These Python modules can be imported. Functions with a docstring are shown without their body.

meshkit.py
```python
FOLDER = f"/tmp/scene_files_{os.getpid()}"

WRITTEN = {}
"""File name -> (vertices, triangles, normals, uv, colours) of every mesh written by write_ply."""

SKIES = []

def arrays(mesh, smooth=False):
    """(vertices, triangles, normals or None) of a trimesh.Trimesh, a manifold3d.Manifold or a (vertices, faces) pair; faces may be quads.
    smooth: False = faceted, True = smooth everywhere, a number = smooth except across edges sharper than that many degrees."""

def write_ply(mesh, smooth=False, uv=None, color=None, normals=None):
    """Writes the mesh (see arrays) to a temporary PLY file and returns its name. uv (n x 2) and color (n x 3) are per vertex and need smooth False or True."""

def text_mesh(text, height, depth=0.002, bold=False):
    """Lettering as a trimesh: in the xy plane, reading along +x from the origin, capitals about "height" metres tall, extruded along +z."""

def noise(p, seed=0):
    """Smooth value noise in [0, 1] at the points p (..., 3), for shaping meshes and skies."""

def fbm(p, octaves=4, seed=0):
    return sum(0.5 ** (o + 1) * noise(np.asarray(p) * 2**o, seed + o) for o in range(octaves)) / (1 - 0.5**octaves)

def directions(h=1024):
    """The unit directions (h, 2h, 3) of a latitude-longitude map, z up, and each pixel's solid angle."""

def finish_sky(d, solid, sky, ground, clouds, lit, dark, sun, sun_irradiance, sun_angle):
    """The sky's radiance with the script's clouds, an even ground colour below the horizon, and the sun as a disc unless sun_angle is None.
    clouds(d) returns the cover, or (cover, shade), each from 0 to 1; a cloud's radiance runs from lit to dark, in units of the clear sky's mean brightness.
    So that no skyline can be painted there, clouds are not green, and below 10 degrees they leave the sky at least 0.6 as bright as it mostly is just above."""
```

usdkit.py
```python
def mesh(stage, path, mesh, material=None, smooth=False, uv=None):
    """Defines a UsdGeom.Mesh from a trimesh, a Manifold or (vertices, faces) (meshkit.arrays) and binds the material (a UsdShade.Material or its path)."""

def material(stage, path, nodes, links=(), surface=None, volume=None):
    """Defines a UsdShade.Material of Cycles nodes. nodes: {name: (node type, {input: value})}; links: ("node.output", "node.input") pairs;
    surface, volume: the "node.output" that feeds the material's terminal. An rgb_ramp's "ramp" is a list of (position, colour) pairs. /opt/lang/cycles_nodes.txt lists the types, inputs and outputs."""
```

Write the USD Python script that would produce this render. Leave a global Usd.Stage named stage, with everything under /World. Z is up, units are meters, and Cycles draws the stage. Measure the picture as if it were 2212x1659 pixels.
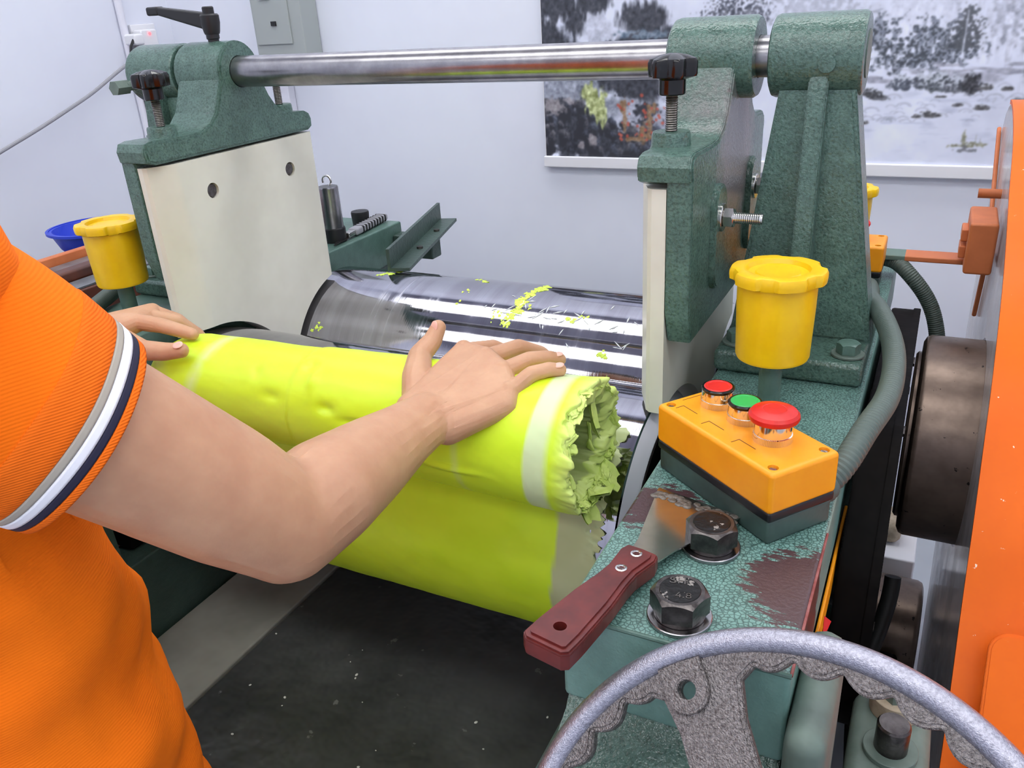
import math, random
import numpy as np
import trimesh
import manifold3d as m3
import shapely
import shapely.geometry as sg
from shapely import affinity
import usdkit, meshkit
from pxr import Usd, UsdGeom, UsdShade, UsdLux, Sdf, Gf, Vt

random.seed(7)
RNG = np.random.default_rng(7)
stage = Usd.Stage.CreateInMemory()
UsdGeom.SetStageUpAxis(stage, 'Z')
UsdGeom.SetStageMetersPerUnit(stage, 1.0)
UsdGeom.Xform.Define(stage, '/World')

# ------------------------------------------------------------------ camera
F = 1796.2
R = np.array([[0.89460117, 0.44308572, -0.05799815],
              [0.13797596, -0.39733144, -0.90724327],
              [-0.42503103, 0.80361855, -0.41658835]])      # rows: right, down, forward
cam = UsdGeom.Camera.Define(stage, '/World/camera')
cam.CreateHorizontalApertureAttr(36.0)
cam.CreateVerticalApertureAttr(27.0)
cam.CreateFocalLengthAttr(36.0 * F / 2212)
m = np.eye(4)
m[0, :3] = R[0]; m[1, :3] = -R[1]; m[2, :3] = -R[2]; m[3, :3] = (0, 0, 1.2)
cam.AddTransformOp().Set(Gf.Matrix4d(m.tolist()))
cam.CreateClippingRangeAttr(Gf.Vec2f(0.02, 100))
EXPOSURE = 0.28
cam.CreateExposureAttr(EXPOSURE)
LAMP = 4.6                     # strength of the two rows of ceiling lamps
world_light = UsdLux.DomeLight.Define(stage, '/World/ambient_sky')
world_light.CreateIntensityAttr(0.25)
world_light.CreateColorAttr(Gf.Vec3f(0.93, 0.96, 1.0))

# ------------------------------------------------------------------ naming helpers
USED = {}
def numbered(name, parent='/World'):
    k = (parent, name); n = USED.get(k, 0); USED[k] = n + 1
    return name if n == 0 else f'{name}_{n:03d}'
def tag(prim, label=None, category=None, group=None, kind=None):
    p = prim.GetPrim() if hasattr(prim, 'GetPrim') else prim
    for k, v in (('label', label), ('category', category), ('group', group), ('kind', kind)):
        if v: p.SetCustomDataByKey(k, v)
    return p
def thing(name, label, category, loc=(0, 0, 0), group=None, rotz=0):
    x = UsdGeom.Xform.Define(stage, '/World/' + numbered(name))
    x.AddTranslateOp().Set(Gf.Vec3d(*loc))
    if rotz: x.AddRotateZOp().Set(rotz)
    tag(x, label, category, group)
    o = x.GetPrim(); ORIGIN[str(o.GetPath())] = (np.array(loc, float), math.radians(rotz))
    return o
ORIGIN = {}
def local(mesh, parent):
    """world mesh -> coordinates of the thing it belongs to"""
    key = '/'.join(str(parent).split('/')[:3])
    if key in ORIGIN:
        o, r = ORIGIN[key]
        v = mesh.vertices - o
        if r:
            c, s = math.cos(-r), math.sin(-r)
            v = np.c_[v[:, 0] * c - v[:, 1] * s, v[:, 0] * s + v[:, 1] * c, v[:, 2]]
        mesh = trimesh.Trimesh(v, mesh.faces, process=False)
    return mesh
def obj(name, mesh, mat, parent=None, smooth=32, color=None, label=None, raw=False):
    base = '/World' if parent is None else str(parent.GetPath() if hasattr(parent, 'GetPath') else parent)
    path = base + '/' + numbered(name, base)
    mesh = tm(mesh)
    if parent is not None and not raw: mesh = local(mesh, base)
    p = usdkit.mesh(stage, path, mesh, MATS[mat] if isinstance(mat, str) else mat, smooth=smooth if color is None else True)
    if color is not None:
        pv = UsdGeom.PrimvarsAPI(p).CreatePrimvar('tint', Sdf.ValueTypeNames.Color3fArray, 'vertex')
        pv.Set(Vt.Vec3fArray.FromNumpy(np.asarray(color, np.float32)))
    if label: tag(p, label)
    return p.GetPrim()
def single(name, mesh, mat, label, category, group=None, kind=None, **k):
    return tag(obj(name, mesh, mat, None, **k), label, category, group, kind)
def struct(name, mesh, mat, **k):
    return tag(obj(name, mesh, mat, None, **k), kind='structure')

# ------------------------------------------------------------------ mesh helpers
def tm(a):
    if isinstance(a, trimesh.Trimesh): return a
    if isinstance(a, (list, tuple)) and a and not isinstance(a[0], np.ndarray):
        return trimesh.util.concatenate([tm(x) for x in a])
    v, f, _ = meshkit.arrays(a)
    return trimesh.Trimesh(v, f, process=False)
def mf(mesh):
    mesh = tm(mesh)
    mesh = trimesh.Trimesh(mesh.vertices, mesh.faces, process=True)
    return m3.Manifold(m3.Mesh(np.asarray(mesh.vertices, np.float32), np.asarray(mesh.faces, np.uint32)))
def box(x0, x1, y0, y1, z0, z1):
    b = trimesh.creation.box([x1 - x0, y1 - y0, z1 - z0]); b.apply_translation([(x0 + x1) / 2, (y0 + y1) / 2, (z0 + z1) / 2]); return b
def rbox(x0, x1, y0, y1, z0, z1, r=.003, seg=12):
    r = min(r, (x1 - x0) / 2 - 1e-5, (y1 - y0) / 2 - 1e-5, (z1 - z0) / 2 - 1e-5)
    s = m3.Manifold.sphere(r, seg)
    return tm(m3.Manifold.batch_hull([s.translate((x, y, z)) for x in (x0 + r, x1 - r) for y in (y0 + r, y1 - r) for z in (z0 + r, z1 - r)]))
def poly_ext(pts, a, b, plane='yz', bevel=0.0):
    """extrude a polygon (u, v) between a and b along the plane's normal; bevel insets both caps"""
    P = pts if hasattr(pts, 'geom_type') else sg.Polygon(pts)
    if bevel:
        parts = []
        core = P.buffer(-bevel, join_style=1)
        m1 = trimesh.creation.extrude_polygon(P, (b - a) - 2 * bevel, engine='earcut'); m1.apply_translation([0, 0, a + bevel])
        m = mf(m1)
        n = 3
        for k in range(1, n + 1):
            t = k / n; ins = bevel * (1 - math.sqrt(max(0, 1 - t * t))); h = (b - a) - 2 * bevel * (1 - t)
            Q = P.buffer(-ins, join_style=2)
            for g in getattr(Q, 'geoms', [Q]):
                if g.is_empty: continue
                mm = trimesh.creation.extrude_polygon(g, h, engine='earcut'); mm.apply_translation([0, 0, (a + b) / 2 - h / 2])
                m = m + mf(mm)
        M = tm(m)
    else:
        M = trimesh.creation.extrude_polygon(P, b - a, engine='earcut'); M.apply_translation([0, 0, a])
    v, f = M.vertices, M.faces
    if plane == 'yz': v = v[:, [2, 0, 1]]
    elif plane == 'xz': v, f = v[:, [0, 2, 1]], f[:, ::-1]
    return trimesh.Trimesh(v, f, process=False)
def lathe(prof, n=48, axis='z', at=(0, 0, 0)):
    """prof: (r, h) from the bottom up; closed where r = 0"""
    prof = np.array(prof, float)
    a = np.linspace(0, 2 * np.pi, n, endpoint=False)
    V, Fc = [], []
    for r, h in prof: V += [(r * math.cos(t), r * math.sin(t), h) for t in a]
    for i in range(len(prof) - 1):
        for j in range(n):
            k = (j + 1) % n
            p, q, s, t = i * n + j, i * n + k, (i + 1) * n + k, (i + 1) * n + j
            if prof[i][0] > 1e-9: Fc.append((p, q, s))
            if prof[i + 1][0] > 1e-9: Fc.append((p, s, t))
    M = trimesh.Trimesh(np.array(V), np.array(Fc), process=False)
    M.merge_vertices()
    v = M.vertices
    f = M.faces
    if axis == 'x': v = v[:, [2, 0, 1]]
    elif axis == 'y': v, f = v[:, [0, 2, 1]], f[:, ::-1]
    M = trimesh.Trimesh(v + np.array(at, float), f, process=False)
    return M
def cyl(r, h0, h1, axis='z', at=(0, 0, 0), n=48, b=0.0):
    if b: return lathe([(0, h0), (r - b, h0), (r - .3 * b, h0 + .3 * b), (r, h0 + b), (r, h1 - b), (r - .3 * b, h1 - .3 * b), (r - b, h1), (0, h1)], n, axis, at)
    return lathe([(0, h0), (r, h0), (r, h1), (0, h1)], n, axis, at)
def frames(P):
    P = np.array(P, float); T = np.gradient(P, axis=0); T /= np.linalg.norm(T, axis=1)[:, None]
    u = np.cross(T[0], [0, 0, 1.]);
    if np.linalg.norm(u) < .1: u = np.cross(T[0], [1., 0, 0])
    u /= np.linalg.norm(u); U = []
    for t in T:
        u = u - t * (u @ t); u /= np.linalg.norm(u); U.append(u)
    U = np.array(U); return P, T, U, np.cross(T, U)
def tube(P, r, n=14, cap=True, closed=False):
    P = np.array(P, float)
    if closed:
        Q = np.vstack([P[-1], P, P[0]]); _, T, U, W = [x[1:-1] for x in frames(Q)]
    else: _, T, U, W = frames(P)
    r = np.broadcast_to(np.asarray(r, float), (len(P),))
    a = np.linspace(0, 2 * np.pi, n, endpoint=False)
    V = (P[:, None] + r[:, None, None] * (np.cos(a)[None, :, None] * U[:, None] + np.sin(a)[None, :, None] * W[:, None])).reshape(-1, 3)
    Fc = []
    L = len(P)
    for i in range(L if closed else L - 1):
        for j in range(n):
            k = (j + 1) % n; i2 = (i + 1) % L
            Fc += [(i * n + j, i2 * n + k, i * n + k), (i * n + j, i2 * n + j, i2 * n + k)]
    V = list(V)
    if cap and not closed:
        V += [P[0], P[-1]]
        for j in range(n):
            k = (j + 1) % n
            Fc += [(len(V) - 2, j, k), (len(V) - 1, (L - 1) * n + k, (L - 1) * n + j)]
    M = trimesh.Trimesh(np.array(V), np.array(Fc), process=False)
    if M.is_watertight and M.volume < 0: M.invert()
    return M
def spline(P, n=40):
    from scipy.interpolate import CubicSpline
    P = np.array(P, float); d = np.r_[0, np.cumsum(np.linalg.norm(np.diff(P, axis=0), axis=1))]
    return CubicSpline(d, P)(np.linspace(0, d[-1], n))
def sph(c, r, n=20): return m3.Manifold.sphere(r, n).translate(tuple(map(float, c)))
def chain(pts, n=20):
    """union of hulls along (centre, radius) pairs"""
    out = m3.Manifold()
    for (a, ra), (b, rb) in zip(pts[:-1], pts[1:]): out = out + m3.Manifold.batch_hull([sph(a, ra, n), sph(b, rb, n)])
    return out
def smoothed(man, edge=.005, it=12):
    t = tm(man.refine_to_length(edge)); t = trimesh.Trimesh(t.vertices, t.faces, process=True)
    trimesh.smoothing.filter_taubin(t, lamb=.5, nu=.52, iterations=it); return t
def moved(mesh, loc=(0, 0, 0), R3=None):
    M = tm(mesh).copy(); v = M.vertices
    if R3 is not None: v = v @ np.asarray(R3).T
    return trimesh.Trimesh(v + np.array(loc, float), M.faces, process=False)
def rot(axis, deg): return trimesh.transformations.rotation_matrix(math.radians(deg), axis)[:3, :3]
def align(z, x=None):
    """rotation whose third column is z"""
    z = np.array(z, float); z /= np.linalg.norm(z)
    x = np.array([1., 0, 0] if x is None else x, float); x -= z * (x @ z)
    if np.linalg.norm(x) < 1e-6: x = np.cross(z, [0, 1., 0])
    x /= np.linalg.norm(x); return np.stack([x, np.cross(z, x), z], 1)
def hexbolt(af, h, r_top=.46):
    hx = m3.Manifold.cylinder(h, af / math.sqrt(3), circular_segments=6)
    c = af / 2
    cone = mf(lathe([(0, 0), (c * 1.16, 0), (c * 1.16, h - .16 * c), (c * .94, h), (0, h)], 48))
    return tm(hx ^ cone)
def hexnut(af, h):
    c = af / 2
    cone = mf(lathe([(0, 0), (c * .95, 0), (c * 1.16, .15 * c), (c * 1.16, h - .15 * c), (c * .95, h), (0, h)], 48))
    return tm(m3.Manifold.cylinder(h, af / math.sqrt(3), circular_segments=6) ^ cone)
def washer(ri, ro, h): return lathe([(ri, 0), (ro - .0006, 0), (ro, .0006), (ro, h - .0006), (ro - .0006, h), (ri, h), (ri, 0)], 40)
def thread(r, h0, h1, pitch=.002, n=20):
    prof = [(0, h0)]
    for z in np.arange(h0, h1 - pitch / 2, pitch / 2): prof.append((r if round((z - h0) / (pitch / 2)) % 2 == 0 else r * .88, z))
    return lathe(prof + [(r * .9, h1), (0, h1)], n)

# ------------------------------------------------------------------ materials
MATS = {}
def srgb(*c):
    c = np.array(c, float) / 255; return tuple(np.where(c <= .04045, c / 12.92, ((c + .055) / 1.055) ** 2.4))
def mat(name, color, rough=.5, metal=0.0, var=None, vscale=20, vpos=(.35, .65), bump=None, chips=None, coord='geometry.position', extra=None, **pr):
    """color mixed with var by noise; bump=(scale, strength, distance); chips=(colour, scale, threshold)"""
    N = {'p': ('principled_bsdf', dict(roughness=rough, metallic=metal, **pr))}; L = []
    N['geometry'] = ('geometry', {}); N['tc'] = ('texture_coordinate', {})
    N['b'] = ('color', {'value': color}); cur = 'b.color'
    if var is not None:
        N['vn'] = ('noise_texture', {'scale': vscale, 'detail': 4.0, 'roughness': .6}); N['vr'] = ('rgb_ramp', {'ramp': [(vpos[0], (0, 0, 0)), (vpos[1], (1, 1, 1))]})
        N['vm'] = ('mix', {'color2': var}); L += [(coord, 'vn.vector'), ('vn.fac', 'vr.fac'), ('vr.color', 'vmf.color'), ('vmf.val', 'vm.fac'), (cur, 'vm.color1')]
        N['vmf'] = ('rgb_to_bw', {}); cur = 'vm.color'
    if chips is not None:
        N['cn'] = ('noise_texture', {'scale': chips[1], 'detail': 6.0, 'roughness': .62}); N['cr'] = ('rgb_ramp', {'ramp': [(chips[2] - .012, (0, 0, 0)), (chips[2] + .012, (1, 1, 1))]})
        N['cm'] = ('mix', {'color2': chips[0]}); N['cmf'] = ('rgb_to_bw', {})
        L += [(coord, 'cn.vector'), ('cn.fac', 'cr.fac'), ('cr.color', 'cmf.color'), ('cmf.val', 'cm.fac'), (cur, 'cm.color1')]; cur = 'cm.color'
    L.append((cur, 'p.base_color'))
    if bump is not None:
        N['bn'] = ('noise_texture', {'scale': bump[0], 'detail': 2.0, 'roughness': .5}); N['bb'] = ('bump', {'strength': bump[1], 'distance': bump[2]})
        L += [(coord, 'bn.vector'), ('bn.fac', 'bb.height'), ('bb.normal', 'p.normal')]
    if extra: extra(N, L)
    MATS[name] = usdkit.material(stage, '/World/Looks/' + name, N, L, surface='p.BSDF')
    return MATS[name]
UsdGeom.Scope.Define(stage, '/World/Looks')
GREEN, GREEN2, CHIP = srgb(88, 117, 107), srgb(76, 103, 94), srgb(60, 42, 44)
def flecks(N, L):
    N['fn'] = ('noise_texture', {'scale': 330.0, 'detail': 2.5, 'roughness': .6}); N['fr'] = ('rgb_ramp', {'ramp': [(.36, (.58, .62, .60)), (.50, (.92, .94, .92)), (.62, (1.0, 1.0, 1.0))]}); N['fm'] = ('mix', {'mix_type': 'multiply', 'fac': 1.0})
    cur = [a for a, b in L if b == 'p.base_color'][0]; L.remove((cur, 'p.base_color')); L += [('geometry.position', 'fn.vector'), ('fn.fac', 'fr.fac'), (cur, 'fm.color1'), ('fr.color', 'fm.color2'), ('fm.color', 'p.base_color')]
mat('green_paint', GREEN, .20, var=GREEN2, vscale=60, bump=(300, .55, .0019), chips=(CHIP, 22, .735), specular_ior_level=.6, extra=flecks)
mat('green_paint_smooth', GREEN, .36, var=GREEN2, vscale=40, bump=(320, .22, .002), chips=(CHIP, 26, .725))
def crackle(N, L):
    # crazed paint: dark hairlines between cells; bare primer where the paint has come off by the outer edge and near the box
    N['cv'] = ('voronoi_texture', {'feature': 'distance_to_edge', 'scale': 300.0}); N['crk'] = ('rgb_ramp', {'ramp': [(0, (.22, .26, .26)), (.08, (.50, .56, .56)), (.18, (1, 1, 1))]})
    N['sx'] = ('separate_xyz', {}); N['up'] = ('math', {'math_type': 'greater_than', 'value2': .75}); L += [('geometry.normal', 'sx.vector'), ('sx.z', 'up.value1'), ('up.value', 'mu.fac')]
    N['wn'] = ('noise_texture', {'scale': 90.0, 'detail': 2.0}); N['wa'] = ('vector_math', {'math_type': 'multiply_add', 'vector2': (.004, .004, .004)})
    N['mu'] = ('mix', {'mix_type': 'multiply', 'fac': 1.0})
    L += [('wn.color', 'wa.vector1'), ('geometry.position', 'wa.vector3'), ('wa.vector', 'cv.vector'), ('cv.distance', 'crk.fac')]
    cur = [a for a, b in L if b == 'p.base_color'][0]; L.remove((cur, 'p.base_color'))
    L += [(cur, 'mu.color1'), ('crk.color', 'mu.color2')]
    cur = 'mu.color'
    N['fl'] = ('vector_math', {'math_type': 'multiply', 'vector2': (1, 1, 0)}); L.append(('geometry.position', 'fl.vector1'))
    N['pn'] = ('noise_texture', {'scale': 95.0, 'detail': 8.0, 'roughness': .72}); L.append(('ps.vector', 'pn.vector'))
    N['ps'] = ('vector_math', {'math_type': 'multiply', 'vector2': (.45, 1.6, 1)}); L.append(('geometry.position', 'ps.vector1'))
    for i, (px, py, rad, col) in enumerate([(-.044, .522, .045, srgb(74, 52, 54)), (-.170, .585, .036, srgb(66, 42, 46))]):
        N[f'd{i}'] = ('vector_math', {'math_type': 'distance', 'vector2': (px, py, 0)})
        N[f'm{i}'] = ('math', {'math_type': 'multiply_add', 'value2': -.095, 'value3': -rad + .0475})
        N[f'a{i}'] = ('math', {'math_type': 'add'})
        N[f's{i}'] = ('map_range', {'from_min': .001, 'from_max': -.001, 'to_min': 0.0, 'to_max': 1.0, 'clamp': True})
        N[f'x{i}'] = ('mix', {'color2': col})
        L += [('fl.vector', f'd{i}.vector1'), ('pn.fac', f'm{i}.value1'), (f'd{i}.value', f'a{i}.value1'), (f'm{i}.value', f'a{i}.value2'),
              (f'a{i}.value', f's{i}.value'), (f's{i}.result', f'x{i}.fac'), (cur, f'x{i}.color1')]
        cur = f'x{i}.color'
    L.append((cur, 'p.base_color'))
    N['b2'] = ('bump', {'strength': .10, 'distance': .0008}); L += [('cv.distance', 'b2.height'), ('bb.normal', 'b2.normal')]
    L.remove(('bb.normal', 'p.normal')); L.append(('b2.normal', 'p.normal'))
def worn(N, L):
    flecks(N, L)
    N['wd'] = ('vector_math', {'math_type': 'distance', 'vector2': (-.208, .975, 1.035)}); N['wn'] = ('noise_texture', {'scale': 38.0, 'detail': 6.0, 'roughness': .65}); N['wm'] = ('math', {'math_type': 'multiply_add', 'value2': .09, 'value3': -.045})
    N['wa'] = ('math', {'math_type': 'add'}); N['wr'] = ('map_range', {'from_min': .100, 'from_max': .055, 'to_min': 0.0, 'to_max': 1.0, 'clamp': True}); N['wx'] = ('mix', {'color2': srgb(128, 124, 124)})
    cur = [a for a, b in L if b == 'p.base_color'][0]; L.remove((cur, 'p.base_color'))
    L += [('geometry.position', 'wd.vector1'), ('geometry.position', 'wn.vector'), ('wn.fac', 'wm.value1'), ('wd.value', 'wa.value1'), ('wm.value', 'wa.value2'), ('wa.value', 'wr.value'), ('wr.result', 'wx.fac'), (cur, 'wx.color1'), ('wx.color', 'p.base_color')]
mat('green_worn', GREEN, .20, var=GREEN2, vscale=60, bump=(300, .5, .0019), chips=(CHIP, 22, .735), extra=worn)
mat('green_crackle', srgb(118, 156, 147), .38, var=srgb(102, 139, 130), vscale=30, bump=(300, .2, .002), chips=(CHIP, 70, .72), extra=crackle)
mat('green_dark', srgb(60, 80, 73), .45, var=srgb(50, 68, 62), vscale=15, bump=(120, .3, .004), chips=(srgb(90, 100, 96), 50, .74))
mat('grey_green', srgb(104, 120, 112), .55, var=srgb(90, 106, 98), vscale=30, bump=(80, .2, .003))
mat('cream_nylon', srgb(222, 221, 208), .32, var=srgb(212, 210, 196), vscale=9, subsurface_weight=.0, bump=(40, .05, .004), chips=(srgb(186, 178, 160), 46, .755))
mat('steel', srgb(168, 166, 168), .26, 1.0, var=srgb(144, 142, 146), vscale=40, bump=(900, .05, .0008))
mat('ring_steel', srgb(206, 206, 216), .5, .35)
mat('bright_steel', srgb(210, 208, 204), .18, 1.0)
mat('dark_steel', srgb(104, 99, 97), .30, .9, var=srgb(66, 62, 62), vscale=60, bump=(240, .2, .0015))
mat('black_wax', srgb(10, 9, 10), .3, 0.0, specular_ior_level=.3, bump=(130, .35, .002), chips=(srgb(138, 133, 128), 110, .61))
mat('rod_steel', srgb(120, 116, 114), .38, 1.0, var=srgb(90, 84, 80), vscale=150)
mat('greasy_steel', srgb(132, 114, 102), .34, .6, var=srgb(104, 88, 78), vscale=18, bump=(90, .12, .002), chips=(srgb(36, 30, 28), 70, .66))
mat('grease_black', srgb(9, 8, 8), .5, .0, var=srgb(18, 15, 14), vscale=30, specular_ior_level=.05, bump=(40, .3, .004))
mat('black_plastic', srgb(9, 9, 10), .16)
mat('black_matte', srgb(24, 24, 26), .45)
mat('yellow_plastic', srgb(240, 198, 12), .34, var=srgb(232, 186, 8), vscale=22, chips=(srgb(206, 176, 60), 60, .75))
mat('box_yellow', srgb(244, 158, 12), .38, var=srgb(240, 150, 8), vscale=30, chips=(srgb(160, 104, 30), 70, .755))
mat('box_base', srgb(62, 84, 78), .5, var=srgb(40, 50, 48), vscale=18, bump=(120, .15, .002), chips=(srgb(150, 170, 164), 110, .745))
mat('gasket_black', srgb(17, 18, 22), .4)
mat('button_red', srgb(216, 28, 16), .35, var=srgb(196, 22, 12), vscale=60)
mat('button_green', srgb(38, 166, 76), .3)
mat('chrome', srgb(226, 222, 214), .12, 1.0, chips=(srgb(70, 60, 50), 160, .70))
mat('ink_brown', srgb(112, 66, 20), .6)
mat('orange_paint', srgb(236, 106, 8), .42, var=srgb(230, 100, 8), vscale=8, specular_ior_level=.22, chips=(srgb(250, 226, 206), 95, .70), bump=(30, .06, .004))
mat('orange_dull', srgb(206, 116, 66), .5, var=srgb(190, 104, 56), vscale=25)
mat('red_wood', srgb(104, 34, 30), .36, var=srgb(82, 24, 22), vscale=45, bump=(70, .15, .002), chips=(srgb(140, 70, 54), 90, .74))
mat('wall_paint', srgb(225, 229, 239), .7, var=srgb(220, 223, 235), vscale=2.2, bump=(9, .12, .01))
mat('ceiling_paint', srgb(176, 176, 188), .8)
mat('floor_tile', srgb(172, 178, 186), .4, var=srgb(160, 166, 174), vscale=4)
mat('box_grey', srgb(160, 166, 164), .5)
mat('white_plastic', srgb(226, 226, 230), .4)
mat('pipe_white', srgb(222, 222, 232), .5)
mat('cable_grey', srgb(148, 148, 154), .5)
mat('blue_plastic', srgb(24, 56, 190), .4)
mat('table_brown', srgb(98, 52, 36), .45, var=srgb(70, 38, 28), vscale=20)
mat('table_top', srgb(120, 124, 128), .35, .6, var=srgb(150, 152, 156), vscale=20)
mat('rag', srgb(186, 172, 150), .9, var=srgb(150, 134, 112), vscale=60)
mat('red_plastic', srgb(230, 30, 24), .4)
mat('rubber_hose', srgb(22, 22, 22), .5)
mat('conduit', srgb(78, 92, 86), .5)
mat('tray_black', srgb(74, 76, 76), .40, var=srgb(52, 54, 54), vscale=6, bump=(28, .5, .01), chips=(srgb(108, 110, 108), 30, .68))
mat('plank_grey', srgb(148, 148, 140), .6, var=srgb(124, 124, 117), vscale=7, bump=(40, .2, .004), chips=(srgb(60, 60, 54), 22, .72))
mat('skin', srgb(198, 153, 120), .48, var=srgb(188, 141, 110), vscale=28, subsurface_weight=.12, subsurface_scale=.012, bump=(260, .10, .0012))
mat('nail', srgb(226, 176, 160), .28)
mat('hair', srgb(24, 20, 18), .5, bump=(180, .4, .003))
mat('eye_white', srgb(236, 232, 226), .3)
mat('lip', srgb(170, 96, 86), .45)
def knit(sc, st):
    def f(N, L):
        N['wv'] = ('wave_texture', {'bands_direction': 'z', 'scale': sc, 'distortion': .6, 'detail': 1.0}); N['wb'] = ('bump', {'strength': st, 'distance': .0012})
        L += [('geometry.position', 'wv.vector'), ('wv.fac', 'wb.height'), ('wb.normal', 'p.normal')]
    return f
mat('orange_cloth', srgb(252, 121, 14), .9, var=srgb(246, 112, 10), vscale=6, specular_ior_level=.2, extra=knit(150, .17))
mat('orange_rib', srgb(240, 110, 22), .9, specular_ior_level=.2, extra=knit(190, .35))
mat('stripe_grey', srgb(170, 164, 152), .8); mat('stripe_white', srgb(236, 238, 246), .8); mat('stripe_navy', srgb(30, 30, 56), .8)
mat('trouser', srgb(44, 48, 60), .9, bump=(200, .2, .002)); mat('shoe', srgb(30, 30, 32), .6)
mat('red_primer', srgb(122, 54, 50), .6, var=srgb(150, 90, 86), vscale=80)
# lamp
MATS['lamp_light'] = usdkit.material(stage, '/World/Looks/lamp_light', {'e': ('emission', {'color': (.985, .99, 1.0), 'strength': LAMP})}, [], surface='e.emission')
MATS['red_lamp'] = usdkit.material(stage, '/World/Looks/red_lamp', {'e': ('emission', {'color': (1.0, .05, .06), 'strength': 6.0})}, [], surface='e.emission')
# printed / tinted surfaces take their colour from the mesh
def tinted(name, rough, **pr):
    N = {'a': ('attribute', {'attribute': 'tint'}), 'p': ('principled_bsdf', dict(roughness=rough, **pr))}
    L = [('a.color', 'p.base_color')]
    return N, L
N, L = tinted('print', .55); MATS['print'] = usdkit.material(stage, '/World/Looks/print', N, L, surface='p.BSDF')
N, L = tinted('dough', .42, subsurface_weight=.0)
N['g'] = ('geometry', {}); N['n'] = ('noise_texture', {'scale': 30.0, 'detail': 3.0}); N['b'] = ('bump', {'strength': .10, 'distance': .004})
L += [('g.position', 'n.vector'), ('n.fac', 'b.height'), ('b.normal', 'p.normal')]
MATS['dough'] = usdkit.material(stage, '/World/Looks/dough', N, L, surface='p.BSDF')
# polished rolls: mirror chrome, with smear rings running round them and a fine lengthwise grain
N = {'g': ('geometry', {}), 'p': ('principled_bsdf', {'metallic': 1.0, 'roughness': .1}),
     's': ('vector_math', {'math_type': 'multiply', 'vector2': (34, 1.2, 1.2)}), 'n': ('noise_texture', {'scale': 1.0, 'detail': 5.0, 'roughness': .7}),
     'r': ('rgb_ramp', {'ramp': [(.44, (.06, .06, .06)), (.58, (.085, .085, .085)), (.66, (.17, .17, .17)), (.73, (.34, .34, .34))]}), 'bw': ('rgb_to_bw', {}),
     'c': ('rgb_ramp', {'ramp': [(.4, srgb(160, 158, 166)), (.70, srgb(182, 182, 190))]}),
     's2': ('vector_math', {'math_type': 'multiply', 'vector2': (700, 30, 30)}), 'n2': ('noise_texture', {'scale': 1.0, 'detail': 1.0}), 'b': ('bump', {'strength': .05, 'distance': .0006})}
L = [('g.position', 's.vector1'), ('s.vector', 'n.vector'), ('n.fac', 'r.fac'), ('r.color', 'bw.color'), ('bw.val', 'p.roughness'), ('n.fac', 'c.fac'), ('c.color', 'p.base_color'),
     ('g.position', 's2.vector1'), ('s2.vector', 'n2.vector'), ('n2.fac', 'b.height'), ('b.normal', 'p.normal')]
MATS['roll_chrome'] = usdkit.material(stage, '/World/Looks/roll_chrome', N, L, surface='p.BSDF')
# cast aluminium handwheel: sparkly rough metal
mat('cast_silver', srgb(174, 174, 187), .34, .85, var=srgb(140, 140, 152), vscale=500, bump=(1100, .45, .0010), chips=(srgb(90, 84, 82), 50, .77))
mat('cast_rough', srgb(136, 131, 130), .44, .8, var=srgb(96, 91, 90), vscale=420, bump=(800, .7, .0018), chips=(srgb(58, 54, 52), 70, .74))
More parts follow.
